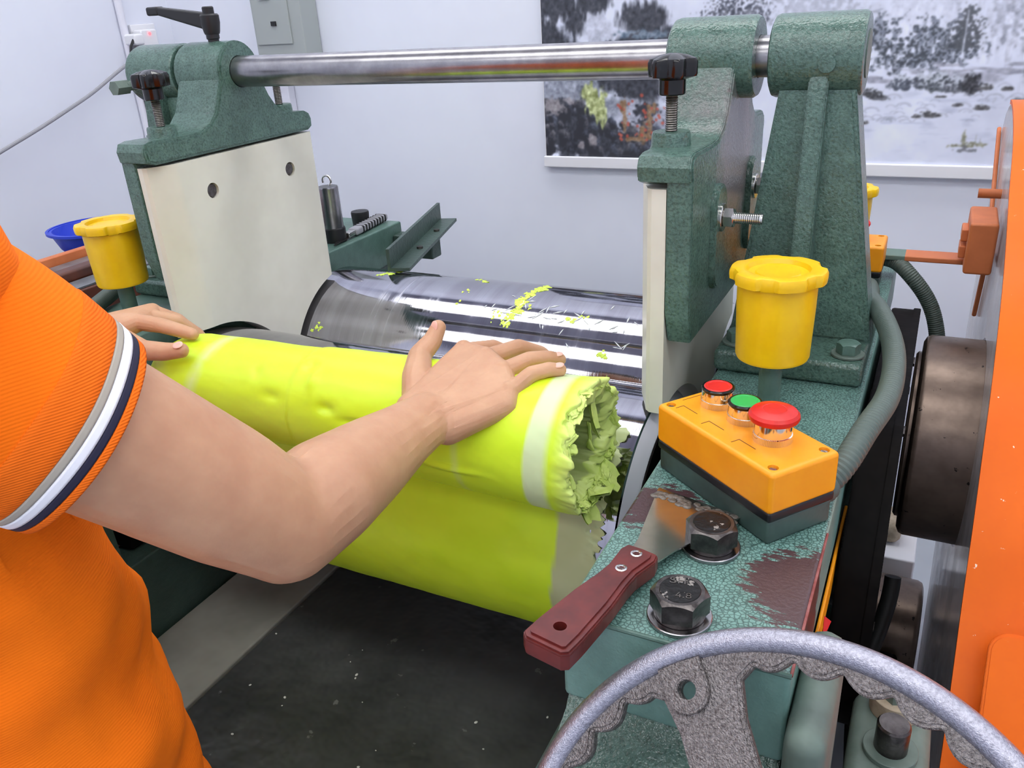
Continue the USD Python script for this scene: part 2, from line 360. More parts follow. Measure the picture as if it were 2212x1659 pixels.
# scraper blade
mat('blade_steel', srgb(188, 186, 180), .16, 1.0, var=srgb(160, 158, 150), vscale=14, chips=(srgb(84, 78, 70), 60, .72))
# dirty clear sheet
N = {'f': ('fresnel', {'IOR': 1.49}), 't': ('transparent_bsdf', {'color': (.93, .93, .93)}), 'g': ('glossy_bsdf', {'color': (1, 1, 1), 'roughness': .12}),
     'd': ('diffuse_bsdf', {'color': srgb(214, 208, 210)}), 'm': ('mix_closure', {}), 'm2': ('mix_closure', {}), 'gm': ('geometry', {}),
     'n': ('noise_texture', {'scale': 14.0, 'detail': 5.0}), 'r': ('rgb_ramp', {'ramp': [(.4, (.30, .30, .30)), (.75, (.60, .60, .60))]}), 'bw': ('rgb_to_bw', {})}
L = [('f.fac', 'm.fac'), ('t.BSDF', 'm.closure1'), ('g.BSDF', 'm.closure2'), ('m.closure', 'm2.closure1'), ('d.BSDF', 'm2.closure2'),
     ('gm.position', 'n.vector'), ('n.fac', 'r.fac'), ('r.color', 'bw.color'), ('bw.val', 'm2.fac')]
MATS['clear_sheet'] = usdkit.material(stage, '/World/Looks/clear_sheet', N, L, surface='m2.closure')

# ================================================================== THE ROOM
WY, WX = 2.05, -2.2                      # back wall, left wall
struct('floor', box(WX - .1, 1.8, -2.2, WY + .1, -.06, 0), 'floor_tile')
struct('wall_back', box(WX - .1, 1.8, WY, WY + .1, 0, 2.75), 'wall_paint')
struct('wall_left', box(WX - .1, WX, -2.2, WY, 0, 2.75), 'wall_paint')
struct('wall_right', box(1.7, 1.8, -2.2, WY, 0, 2.75), 'wall_paint')
struct('wall_front', box(WX, 1.7, -2.3, -2.2, 0, 2.75), 'wall_paint')
struct('ceiling', box(WX - .1, 1.8, -2.3, WY + .1, 2.75, 2.8), 'ceiling_paint')
for i, (y, w) in enumerate([(1.50, .58), (-.02, .58), (-1.45, .58)]):
    for k, x0 in enumerate((-2.1, -.86, .38)):
        o = thing('ceiling_lamp', f'long white ceiling lamp, {("rear", "middle", "front")[i]} row, {("left", "centre", "right")[k]} one', 'lamp', (x0 + .62, y, 2.75))
        obj('housing', rbox(x0, x0 + 1.24, y - w / 2 - .02, y + w / 2 + .02, 2.70, 2.75, .006), 'white_plastic', o)
        obj('diffuser', rbox(x0 + .02, x0 + 1.22, y - w / 2, y + w / 2, 2.685, 2.705, .004), 'lamp_light', o)

# ------------------------------------------------------------------ scroll picture on the back wall
def fb(p, seed, oct=4):
    out, amp, tot = 0, 1., 0
    for o in range(oct):
        out = out + amp * meshkit.noise(np.c_[p * 2 ** o, np.full(len(p), seed + o * 7.3)], seed + o); tot += amp; amp *= .55
    return out / tot
def picture():
    X = np.r_[np.linspace(-.930, .16, 780), np.linspace(.17, .62, 60)]; Z = np.r_[np.linspace(.828, 1.30, 340), np.linspace(1.305, 1.50, 30)]
    nx, nz = len(X), len(Z)
    X, Z = np.meshgrid(X, Z); P = np.c_[X.ravel(), Z.ravel()]
    nz_ = lambda n: (n - n.mean()) / (n.std() + 1e-9)
    n1, n2, n3, n4 = [nz_(fb(P * k, i + 1, o)) for i, (k, o) in enumerate([(9, 4), (45, 4), (130, 3), (260, 2)])]
    # the wet-ink drips run downwards: noise stretched along z
    nd = nz_(fb(P * np.array([160, 50]), 9, 3)); nh = nz_(fb(P * np.array([26, 130]), 10, 3))
    C = np.tile(np.array([212, 217, 234.]), (len(P), 1)) + (4 * n1 + 2 * n2)[:, None]
    def mask(x, z, a, b, rough, soft, noise):
        d = np.hypot((P[:, 0] - x) / a, (P[:, 1] - z) / b) - 1
        return np.clip((-d - rough * noise) / soft + .5, 0, 1)
    def put(w, col):
        nonlocal C
        C = C * (1 - w[:, None]) + w[:, None] * (col if np.ndim(col) == 2 else np.array(col, float))
    def wash(lst, col, rough=.25, soft=.5, k=1.0, noise=None, tex=8):
        for q in lst: put(k * mask(*q, rough, soft, n2 if noise is None else noise), np.array(col, float) + (tex * n3 + .5 * tex * n4)[:, None])
    right = np.clip((P[:, 0] + .45) * 8, 0, 1)
    # water: broken pale grey strokes, drawn denser towards the falls
    wv = np.clip(nh - .75, 0, 1.2) * right * np.clip((1.0 - P[:, 1]) * 12, 0, 1) * np.clip((P[:, 1] - .845) * 9, .12, 1)
    C -= (34 * wv)[:, None] * np.array([1, .95, .85])
    # far misty trees
    wash([(-.08, 1.13, .12, .05), (.06, 1.10, .06, .06), (.13, 1.10, .04, .08), (.30, 1.1, .15, .07)], (184, 188, 202), .5, .7, .40, nd, 12)
    wash([(.07, 1.13, .012, .035), (.095, 1.11, .015, .03), (.125, 1.13, .02, .05), (-.30, 1.15, .08, .03)], (164, 168, 182), .6, .6, .5, n3, 14)
    # left half: ink clouds of pine, soft edged
    wash([(-.86, .96, .14, .17), (-.70, .93, .14, .12), (-.86, 1.06, .10, .06)], (120, 126, 140), .35, .8, .75, None, 14)
    wash([(-.82, 1.07, .035, .030), (-.80, 1.13, .05, .035), (-.735, 1.06, .03, .05)], (196, 200, 216), .3, .8, .8)
    pin = [(-.891, 1.188, .061, .036), (-.838, 1.150, .026, .035), (-.913, 1.100, .042, .055), (-.875, 1.075, .035, .04), (-.795, 1.19, .046, .024), (-.668, 1.143, .060, .040), (-.69, 1.100, .045, .020), (-.62, 1.10, .048, .030), (-.745, 1.075, .03, .025),
           (-.896, 1.050, .05, .03), (-.714, 1.011, .070, .026), (-.66, .995, .05, .03), (-.86, 1.25, .10, .04), (-.70, 1.27, .07, .05), (-.70, 1.085, .06, .014)]
    wash(pin, (54, 57, 66), .13, .42, .96, nd, 9)
    wash([(-.655, 1.112, .05, .007), (-.70, 1.118, .03, .006)], (128, 146, 164), .4, .6, .8, n3, 20)
    # rocks at the lower left
    wash([(-.86, .885, .10, .085), (-.76, .862, .10, .05), (-.666, .90, .06, .05), (-.71, .85, .09, .035)], (48, 51, 60), .2, .3, 1, n2, 10)
    wash([(-.62, .925, .03, .03), (-.70, .925, .03, .035), (-.645, .87, .03, .02)], (186, 190, 208), .5, .5, .85, n3, 14)
    wash([(-.655, .945, .026, .016), (-.69, .985, .04, .014)], (52, 55, 64), .3, .4, .95, n3)
    rs = random.Random(5)
    for k in range(95):
        x, z = -.925 + .33 * rs.random(), .832 + .15 * rs.random()
        if z > 1.00 - .42 * (x + .93): continue
        a = .007 + .013 * rs.random(); b_ = a * (1.1 + 1.2 * rs.random()); sh = .35 * (rs.random() - .5)
        u = (P[:, 0] - x - sh * (P[:, 1] - z)) / a; v = (P[:, 1] - z) / b_; d = np.hypot(u, v) + .10 * n3
        w = np.clip((1 - d) * 4, 0, 1); li = np.clip(.75 * v + .25 * u + .1 * n4, 0, 1)
        tint = np.array([[84, 92, 106], [110, 106, 104], [70, 78, 90]][k % 3], float)
        put(w, np.array([40, 42, 50.]) + li[:, None] * tint)
    wash([(-.905, .952, .028, .018), (-.86, .966, .012, .010), (-.80, .872, .012, .014), (-.83, .858, .008, .012)], (158, 152, 156), .25, .4, .85, n3, 14)
    wash([(-.812, .985, .024, .022), (-.795, .968, .026, .026), (-.780, .945, .015, .030), (-.772, .922, .008, .02)], (170, 180, 122), .25, .4, .95, nd, 22)
    wash([(-.714, .930, .0055, .036), (-.722, .955, .004, .012), (-.650, .925, .007, .040), (-.64, .95, .005, .014), (-.667, .893, .006, .022), (-.685, .873, .035, .0055), (-.655, .882, .02, .006)], (150, 122, 94), .25, .5, .95, n3, 14)
    for k in range(40): wash([(-.735 + .125 * rs.random(), .868 + .12 * rs.random(), .003, .003)], (184, 84, 68), .3, .5, .9)
    # right half: snowy trees, built from fine dark leaves over pale ones
    tr = [(-.155, 1.105, .020, .020), (-.150, 1.075, .026, .028), (-.112, 1.075, .022, .030), (-.098, 1.055, .038, .030), (-.060, 1.075, .028, .034), (-.045, 1.098, .012, .016), (-.026, 1.078, .022, .028), (-.055, 1.045, .045, .022), (-.015, 1.058, .03, .022), (-.12, 1.040, .03, .018), (.012, 1.060, .026, .014)]
    wash(tr, (150, 157, 172), .55, .5, .8, n3, 14)
    for q in tr: put(.92 * mask(*q, .45, .3, n3) * np.clip(n4 * 1.3 + .35 * n3 + .35, 0, 1), np.array([62, 68, 76.]))
    for (x, z, a, b_) in [(.010, 1.128, .011, .012), (.010, 1.112, .019, .006), (.010, 1.098, .024, .007), (.010, 1.084, .026, .007), (.010, 1.068, .024, .008)]: put(.9 * mask(x, z, a, b_, .45, .4, n4), np.array([74, 78, 84.]))
    wash([(.008, 1.09, .0016, .05)], (190, 196, 210), .2, .6, .8)
    wash([(-.475, 1.162, .022, .010), (-.485, 1.150, .028, .006), (-.47, 1.172, .014, .008), (-.43, 1.15, .03, .02)], (92, 96, 108), .7, .5, .9, n4, 16)
    # grey banks and boulders with snow on top
    wash([(-.15, 1.005, .05, .007), (-.02, 1.020, .05, .010), (.04, 1.005, .045, .012), (.085, 1.018, .04, .006), (.11, 1.03, .03, .004)], (150, 152, 166), .4, .5, .8, nh, 10)
    def rock(x, z, a, b_, dark=(72, 74, 80), snow=.35):
        u = (P[:, 0] - x) / a; v = (P[:, 1] - z) / b_; d = np.hypot(u, np.where(v < 0, v * 2.2, v)) + .12 * n3
        w = np.clip((1 - d) * 4, 0, 1); sn = np.clip((v + .3 * n4 - snow) * 2.2, 0, 1)
        put(w, np.array(dark, float) * (1 - sn[:, None]) + sn[:, None] * np.array([188, 194, 206.]) + (16 * n4 * (1 - sn))[:, None])
    rock(-.100, .992, .026, .026, (92, 98, 110), .2); rock(-.062, .994, .024, .022, (100, 104, 116), .25); rock(-.030, .990, .040, .030, (84, 90, 96), .15); rock(.005, .985, .030, .026, (92, 96, 104), .2); rock(.034, .985, .022, .032, (58, 60, 66), .9)
    rock(-.155, .975, .025, .014, (72, 74, 78), .5); rock(-.135, .966, .022, .010, (80, 82, 88), .6)
    for (x, z, a, b_) in [(.062, .985, .014, .009), (.100, .982, .012, .008), (.058, .945, .018, .008), (.014, .951, .011, .005), (-.036, .930, .022, .010), (-.060, .928, .012, .006), (-.020, .968, .012, .003), (-.165, .915, .010, .008), (-.20, .945, .02, .01), (.13, .96, .02, .008), (.20, .97, .03, .012)]: rock(x, z, a, b_, (84, 84, 86), .55)
    for k in range(60):     # curved lip strokes of the falls
        x, z = -.19 + .33 * rs.random(), .915 + .075 * rs.random(); a = .006 + .012 * rs.random(); d = np.hypot((P[:, 0] - x) / a, (P[:, 1] - z) / (.6 * a))
        put(.42 * np.clip(1 - np.abs(d - .85) / .25, 0, 1) * (P[:, 1] > z), np.array([132, 136, 150.]))
    wash([(.040, .869, .026, .0028), (.066, .872, .010, .003), (.036, .884, .0035, .013), (.052, .874, .014, .003)], (140, 140, 118), .3, .5, .95, n4, 12)
    wash([(.058, .882, .0012, .011), (.066, .880, .0012, .009)], (150, 152, 150), .2, .6, .9)
    wash([(.045, .860, .016, .003), (.038, .866, .005, .004)], (104, 106, 112), .4, .6, .8, n4)
    from scipy.ndimage import gaussian_filter
    C = np.stack([gaussian_filter(C[:, k].reshape(nz, nx), 1.1).ravel() for k in range(3)], 1)
    C = np.clip(C + np.array([4, 4, 5]), 18, 240) / 255
    lin = np.where(C <= .04045, C / 12.92, ((C + .055) / 1.055) ** 2.4)
    V = np.c_[P[:, 0], np.full(len(P), WY - .016), P[:, 1]]
    idx = np.arange(nx * nz).reshape(nz, nx); a, b, c, d = idx[:-1, :-1].ravel(), idx[:-1, 1:].ravel(), idx[1:, 1:].ravel(), idx[1:, :-1].ravel()
    return trimesh.Trimesh(V, np.vstack([np.c_[a, b, c], np.c_[a, c, d]]), process=False), lin
o = thing('wall_scroll', 'wide ink landscape scroll of pines, rocks and river on the white back wall', 'picture', (-.15, WY, 1.16))
pm, pc = picture()
obj('print', pm, 'print', o, color=pc)
obj('backing', box(-.932, .622, WY - .015, WY - .010, .826, 1.505), 'white_plastic', o)
obj('bottom_rail', rbox(-.935, .625, WY - .024, WY - .001, .801, .829, .003), 'white_plastic', o)
obj('top_rail', tube([(-.935, WY - .014, 1.51), (.625, WY - .014, 1.51)], .0125, 16), 'white_plastic', o)

# ------------------------------------------------------------------ things on the walls, far left
o = thing('distribution_box', 'grey sheet metal electrical box on the back wall above the trunking', 'electrical box', (-1.74, WY, 1.1))
obj('case', rbox(-1.80, -1.625, WY - .075, WY - .001, 1.095, 1.48, .004), 'box_grey', o)
obj('door', rbox(-1.79, -1.665, WY - .080, WY - .074, 1.13, 1.45, .002), 'box_grey', o)
obj('latch', box(-1.728, -1.711, WY - .084, WY - .079, 1.178, 1.190), 'black_plastic', o, label='small black latch slot')
obj('breaker_cover', rbox(-1.76, -1.72, WY - .086, WY - .079, 1.245, 1.30, .003), 'white_plastic', o)
single('cable_trunking', rbox(-1.80, -1.75, WY - .03, WY - .001, .02, 1.095, .003), 'pipe_white', 'white plastic trunking running down the wall under the grey electrical box', 'trunking')
single('conduit_pipe', tube([(WX + .012, 1.86, .02), (WX + .012, 1.86, 2.7)], .011, 12), 'pipe_white', 'thin white pipe running up the left wall behind the socket', 'pipe')
o = thing('wall_socket', 'white wall socket with a plugged in adapter and red light, left of the machine', 'socket', (WX, 1.93, 1.15))
obj('plate', rbox(WX, WX + .012, 1.885, 1.975, 1.115, 1.205, .003), 'white_plastic', o)
pl = obj('adapter', rbox(WX + .012, WX + .05, 1.885, 1.945, 1.115, 1.19, .006), 'white_plastic', o)
obj('indicator', cyl(.004, 0, .003, 'x', (WX + .05, 1.915, 1.178), 12), 'red_lamp', pl, label='small glowing red light')
obj('plug', rbox(WX + .012, WX + .06, 1.85, 1.885, 1.15, 1.18, .006), 'white_plastic', o)
obj('plug_cord', tube(spline([(WX + .05, 1.853, 1.165), (WX + .05, 1.835, 1.14), (WX + .04, 1.84, 1.09), (WX + .03, 1.86, 1.02), (WX + .02, 1.87, .9), (WX + .02, 1.875, .5)], 30), .004, 8), 'black_matte', o)
single('wall_cable', tube(spline([(WX + .03, 1.86, 1.11), (WX + .04, 1.757, 1.073), (WX + .04, 1.68, 1.037), (WX + .045, 1.615, 1.014), (WX + .05, 1.482, .968), (WX + .05, 1.368, .931), (WX + .045, 1.2, .87), (WX + .04, .9, .75), (WX + .03, .5, .52), (WX + .02, .25, .25), (WX + .02, .2, .01)], 90), .0048, 10), 'cable_grey', 'thin grey cable drooping along the left wall up to the socket', 'cable')

# ------------------------------------------------------------------ work table beyond the left frame
o = thing('work_table', 'brown machine bench with orange edge and steel sheet, beyond the left frame', 'bench', (-1.6, 1.0, 0))
obj('rear_shelf', rbox(-1.90, -1.676, 1.19, 1.42, .66, .70, .004), 'table_brown', o)
obj('body', rbox(-1.675, -1.458, .45, 1.60, .0, .742, .004), 'table_brown', o)
obj('edge_strip', rbox(-1.675, -1.655, .45, 1.60, .742, .766, .003), 'orange_dull', o, label='orange raised edge strip')
obj('steel_sheet', moved(rbox(-.045, .045, -.30, .34, 0, .004, .001), (-1.606, 1.08, .744), rot([0, 0, 1], 1)), 'table_top', o)
obj('ledge', rbox(-1.556, -1.520, .45, 1.58, .742, .766, .006), 'table_brown', o)
obj('lower_shelf', rbox(-1.512, -1.462, .45, 1.55, .742, .747, .001), 'table_top', o)
for x in (-1.86,):
    for y in (1.23, 1.38): obj('leg', rbox(x - .025, x + .025, y - .025, y + .025, 0, .66, .003), 'table_brown', o)
def bowl(x, y, z, r, h, label):
    o = thing('plastic_bowl', label, 'bowl', (x, y, z), 'blue bowls')
    pr = [(0, 0), (r * .55, 0), (r * .8, h * .45), (r * .93, h * .9), (r, h * .93), (r, h), (r * .9, h), (r * .76, h * .47), (r * .5, .008), (0, .008)]
    obj('bowl', lathe(pr, 40, 'z', (x, y, z)), 'blue_plastic', o)
    obj('rim', lathe([(r * .97, h * .94), (r * 1.03, h * .94), (r * 1.03, h * 1.02), (r * .97, h * 1.02), (r * .97, h * .94)], 40, 'z', (x, y, z)), 'blue_plastic', o)
bowl(-1.785, 1.30, .702, .102, .072, 'blue plastic bowl behind the left yellow cup')
# ================================================================== THE MILL
ROLLR, RZ, YF, YR = .158, .62, .83, 1.154
XL, XR = -.936, -.272                      # inner faces of the two stock guides
# ------------------------------------------------------------------ rolls
def roll(y, label):
    o = thing('mill_roll', label, 'roll', (-.6, y, RZ))
    obj('barrel', lathe([(0, -.962), (ROLLR - .006, -.962), (ROLLR, -.956), (ROLLR, -.2535), (ROLLR - .002, -.2520), (0, -.2520)], 128, 'x', (0, y, RZ)), 'roll_chrome', o)
    obj('end_ring', lathe([(.05, -.2519), (ROLLR - .002, -.2519), (ROLLR - .013, -.2400), (ROLLR - .015, -.2385), (.05, -.2385), (.05, -.2519)], 128, 'x', (0, y, RZ)), 'ring_steel', o)
    obj('end_cap', lathe([(.056, -.2384), (ROLLR - .016, -.2384), (ROLLR - .0165, -.2365), (.056, -.2365), (.056, -.2384)], 96, 'x', (0, y, RZ)), 'grease_black', o)
    obj('journal', lathe([(0, -1.16), (.055, -1.16), (.055, -.962), (0, -.962)], 40, 'x', (0, y, RZ)), 'dark_steel', o)
    obj('journal', lathe([(0, -.238), (.055, -.238), (.055, -.035), (0, -.035)], 40, 'x', (0, y, RZ)), 'dark_steel', o)
    return o
roll(YR, 'rear polished chrome mill roll with yellow specks on it')
roll(YF, 'front chrome mill roll wrapped in the yellow rubber sheet')
# crumbs and smears on the rear roll
def on_roll(x, t, y0=YR, r=ROLLR): return np.array([x, y0 + r * math.cos(t), RZ + r * math.sin(t)])
def roll_t(y): return math.acos((y - YR) / ROLLR)
o = thing('rubber_crumb', 'yellow rubber crumbs stuck in a ragged line on the rear roll', 'crumbs', (-.6, YR, RZ)); o.SetCustomDataByKey('kind', 'stuff')
cr = []
def crumb(x, t, s):
    pt = on_roll(x, t); n = np.array([0, math.cos(t), math.sin(t)]); M = trimesh.creation.icosphere(1, s)
    v = M.vertices * np.array([.8 + .6 * random.random(), .8 + .6 * random.random(), .32]) * (1 + .3 * RNG.standard_normal((len(M.vertices), 1)))
    return trimesh.Trimesh(v @ align(n).T + pt, M.faces, process=False)
for k in range(150):
    u = random.random() ** .85; t = math.radians(80 + 46 * u + 1.2 * random.gauss(0, 1)); x = -.550 - .016 * u + .0045 * random.gauss(0, 1) + .003 * math.sin(11 * u); cr.append(crumb(x, t, (.0014 + .0022 * random.random()) * (1.25 - .5 * u)))
for (x, d, k, s) in [(-.847, 87, 14, .0028), (-.855, 91, 10, .0026), (-.84, 80, 12, .0026), (-.658, 84, 5, .0026), (-.679, 81, 5, .0024), (-.664, 102, 4, .002), (-.668, 112, 3, .0018), (-.540, 111, 5, .002), (-.593, 119, 5, .002), (-.463, 116, 7, .0028), (-.449, 112, 4, .002), (-.397, 136, 8, .0026), (-.91, 142, 7, .0024), (-.59, 123, 4, .0016)]:
    for q in range(k): cr.append(crumb(x + .005 * random.gauss(0, 1), math.radians(d + 1.3 * random.gauss(0, 1)), s * (.6 + .6 * random.random())))
obj('crumbs', cr, mat('crumb_yellow', srgb(214, 240, 96), .6), o, smooth=False)
sm = []
for k in range(46):
    x, d = -.47 + .075 * random.gauss(0, 1), 118 + 9 * random.gauss(0, 1)
    if x > -.30 or d < 90: continue
    L0 = .006 + .014 * random.random(); an = random.random() * 6
    p = [on_roll(x + L0 * q * math.cos(an), math.radians(d) + L0 * q * math.sin(an) / ROLLR, r=ROLLR + .0003) for q in np.linspace(-.5, .5, 5)]
    sm.append(tube(p, [.0002, .0007, .0010 * (.5 + random.random()), .0006, .0002], 6))
o = thing('resin_smear', 'whitish streaks and shreds smeared on the right half of the rear roll', 'smears', (-.5, YR, RZ)); o.SetCustomDataByKey('kind', 'stuff')
obj('shreds', sm, mat('smear_white', srgb(226, 230, 232), .5), o, smooth=False)

# ------------------------------------------------------------------ rubber: the sheet on the front roll and the rolled up batch on it
YEL, YEL2, PALE, GREY = np.array(srgb(212, 247, 46)), np.array(srgb(203, 240, 36)), np.array(srgb(212, 232, 178)), np.array(srgb(190, 200, 150))
def lerp(a, b, t): return a + (b - a) * np.clip(t, 0, 1)[:, None]
def sheet():
    nx, nt = 150, 180; X = np.linspace(-.895, -.268, nx); Tt = np.linspace(math.radians(112), math.radians(268), nt)
    xx, tt = np.meshgrid(X, Tt, indexing='ij'); p = np.c_[xx.ravel(), tt.ravel()]
    n = fb(np.c_[p[:, 0] * 30, p[:, 1] * 5], 11); n = (n - n.mean()) / n.std(); n9 = fb(np.c_[p[:, 0] * 200, p[:, 1] * 25], 12, 3); n9 = (n9 - n9.mean()) / n9.std()
    edge = np.clip((p[:, 0] + .285) / .017, 0, 1)
    rr = ROLLR + .0022 + .0003 * n + edge * (.002 * n9 - .0006)
    x = p[:, 0] + edge * .004 * n9
    V = np.c_[x, YF + rr * np.cos(p[:, 1]), RZ + rr * np.sin(p[:, 1])]
    C = np.tile(YEL, (len(p), 1)); C = lerp(C, YEL2, .3 + .3 * n)
    bx = -.322 + .004 * np.sin(p[:, 1] * 5)
    w = np.clip((p[:, 0] - bx) / .002, 0, 1)
    C = C * (1 - w[:, None]) + w[:, None] * (GREY + .02 * n[:, None])
    idx = np.arange(nx * nt).reshape(nx, nt); a, b, c, d = idx[:-1, :-1].ravel(), idx[1:, :-1].ravel(), idx[1:, 1:].ravel(), idx[:-1, 1:].ravel()
    return trimesh.Trimesh(V, np.vstack([np.c_[a, c, b], np.c_[a, d, c]]), process=False), np.clip(C, .01, .95)
ms, cs = sheet()
if (ms.face_normals[0] @ (ms.triangles_center[0] - np.array([ms.triangles_center[0][0], YF, RZ]))) < 0: ms.invert()
V0 = ms.vertices; inner = V0.copy(); dv = inner - np.c_[inner[:, 0], np.full(len(V0), YF), np.full(len(V0), RZ)]; inner = inner - dv / np.linalg.norm(dv, axis=1)[:, None] * .0014
ms2 = trimesh.Trimesh(np.vstack([V0, inner]), np.vstack([ms.faces, ms.faces[:, ::-1] + len(V0)]), process=False)
so = thing('rubber_sheet', 'bright yellow rubber sheet banded round the lower front roll', 'rubber sheet', (-.6, YF, RZ))
obj('sheet', ms2, 'dough', so, color=np.vstack([cs, cs]))

AX = np.array([-.6617, .75])              # direction from the front roll's axis to the batch's axis
def batch_r(x):
    x = np.asarray(x, float)
    r = .0585 + (.0685 - .0585) * np.clip((x + .86) / .58, 0, 1)
    r = r + .0022 * (1 / (1 + np.exp(-(x + .615) / .0016))) - .0012
    r = r - .030 * np.clip((-.80 - x) / .075, 0, 1) ** 2.0
    return r
def batch_axis(x):
    rr = .0585 + (.0685 - .0585) * np.clip((np.asarray(x) + .86) / .58, 0, 1)
    d = .1605 + rr; return YF + AX[0] * d, RZ + AX[1] * d
def batch():
    nx, nt = 260, 200
    X = np.linspace(-.872, -.274, nx); T_ = np.linspace(0, 2 * np.pi, nt, endpoint=False)
    xx, tt = np.meshgrid(X, T_, indexing='ij'); x, t = xx.ravel(), tt.ravel()
    cy, cz = batch_axis(x); q3 = np.c_[x * 14, np.cos(t) * 1.4, np.sin(t) * 1.4]
    nn = lambda s, sc: (lambda v: (v - v.mean()) / v.std())(meshkit.fbm(q3 * sc, seed=s) if FBM_SEED else meshkit.fbm(q3 * sc + s * 17.3))
    n1, n2, n3 = nn(1, 1.0), nn(2, 3.0), nn(3, 7.0)
    end = np.clip((x + .294) / .020, 0, 1)
    r = batch_r(x) + .00035 * n1 + .00004 * n2
    # dents and folds in the skin
    for (dx, dt, sx, st, dep) in [(-.60, 2.0, .010, .12, -.004), (-.585, 2.3, .006, .2, .003), (-.64, 2.7, .014, .10, -.003), (-.56, 2.75, .012, .09, -.005), (-.52, 2.9, .02, .07, -.004), (-.67, 2.3, .008, .15, -.0025), (-.40, 3.35, .03, .05, .0035), (-.47, 3.3, .03, .06, .003)]:
        r = r + dep * np.exp(-((x - dx) / sx) ** 2 - ((((t - dt + np.pi) % (2 * np.pi)) - np.pi) / st) ** 2)
    r = r + end ** 1.5 * (.0012 * n2 + .0005 * n3 - .001)
    xs = x + end ** 2 * (.0030 * n2 + .0008 * n3) + .004 * end ** 2 * np.sin(t * 2 + .8)
    V = np.c_[xs, cy + r * np.cos(t), cz + r * np.sin(t)]
    C = np.tile(YEL, (len(x), 1)); C = lerp(C, YEL2, .25 + .2 * n1)
    b0 = -.318 + .004 * np.sin(t + .4) ; b1 = -.291 + .003 * np.sin(t)
    w = np.clip((x - b0) / .003, 0, 1) * np.clip((b1 - x) / .008, 0, 1); C = C * (1 - w[:, None]) + w[:, None] * PALE
    w = np.clip((x - b1) / .018, 0, 1) * .75; C = C * (1 - w[:, None]) + w[:, None] * np.array(srgb(214, 232, 140))
    w = .55 * np.clip(1 - np.abs(x + .775 - .02 * np.sin(t)) / .014, 0, 1) * np.clip(n1 + .6, 0, 1); C = C * (1 - w[:, None]) + w[:, None] * PALE
    w = .30 * np.clip(1 - np.abs(x + .395) / .006, 0, 1); C = C * (1 - w[:, None]) + w[:, None] * PALE
    verts, cols, faces = [V], [C], []
    def grid(a, b, off_a, off_b):
        out = []
        for j in range(nt):
            k = (j + 1) % nt; out += [(off_a + j, off_b + j, off_b + k), (off_a + j, off_b + k, off_a + k)]
        return out
    idx = np.arange(nx * nt).reshape(nx, nt); j2 = np.roll(idx, -1, 1)
    faces += [np.c_[idx[:-1].ravel(), idx[1:].ravel(), j2[1:].ravel()], np.c_[idx[:-1].ravel(), j2[1:].ravel(), j2[:-1].ravel()]]
    # ragged mouth and hollow inside
    base = (nx - 1) * nt; n = nx * nt; prev = base
    cyE, czE = batch_axis(X[-1]); tt1 = T_
    m2_ = n2.reshape(nx, nt)[-1]; m3_ = n3.reshape(nx, nt)[-1]; lastx = xs.reshape(nx, nt)[-1]; lastr = r.reshape(nx, nt)[-1]
    inx = np.r_[np.linspace(0, -.02, 8), np.linspace(-.03, -.22, 14)]
    rim = [(.0015, .985), (.0020, .955), (.0008, .92), (-.001, .89)]
    k2 = 0
    for dx, s in rim + [(-.003 + q, None) for q in inx]:
        if s is None:
            u = np.clip(-q_(dx) / .05, 0, 1)
            fold = .0046 * np.sin(tt1 * 3 + dx * 30) + .0018 * np.sin(tt1 * 7 - dx * 50 + 1.3)
            rr = (.050 + .009 * (1 - np.clip(-dx / .010, 0, 1))) * (1 + .04 * m2_) + fold * np.clip(1 + dx / .12, 0, 1) + .0012 * m3_
            rr = np.minimum(rr, lastr * .9)
        else: rr = lastr * s + .0012 * m3_
        xx_ = lastx + dx + (.002 * np.sin(tt1 * 11 + k2) if s is None else 0)
        verts.append(np.c_[xx_, cyE + rr * np.cos(tt1) - (0 if s else .004), czE + rr * np.sin(tt1) - (0 if s else .006)])
        cols.append(np.tile(np.array(srgb(206, 226, 128)) if k2 < 8 else np.array(srgb(182, 198, 128)), (nt, 1)))
        faces.append(np.array(grid(None, None, prev, n))); prev = n; n += nt; k2 += 1
    verts.append(np.array([[X[-1] - .23, cyE, czE]])); cols.append(np.array([YEL]))
    faces.append(np.array([(prev + j, n, prev + (j + 1) % nt) for j in range(nt)])); n += 1
    ca, cb = batch_axis(X[0]); verts.append(np.array([[X[0] - .004, ca, cb]])); cols.append(np.array([YEL]))
    faces.append(np.array([(j, (j + 1) % nt, n) for j in range(nt)]))
    M = trimesh.Trimesh(np.vstack(verts), np.vstack(faces), process=False)
    Cc = np.clip(np.vstack(cols), .01, .95)
    mid = M.triangles_center[1000]; 
    if M.face_normals[1000] @ (mid - np.array([mid[0], *map(float, batch_axis(mid[0]))])) < 0: M.invert()
    return M, Cc
def q_(v): return v
import inspect
FBM_SEED = 'seed' in inspect.signature(meshkit.fbm).parameters
mb, cb_ = batch()
bo = thing('rubber_batch', 'rolled up log of bright yellow rubber with a ragged hollow end, held by both hands', 'rubber', (-.57, .68, .79))
obj('log', mb, 'dough', bo, color=cb_)
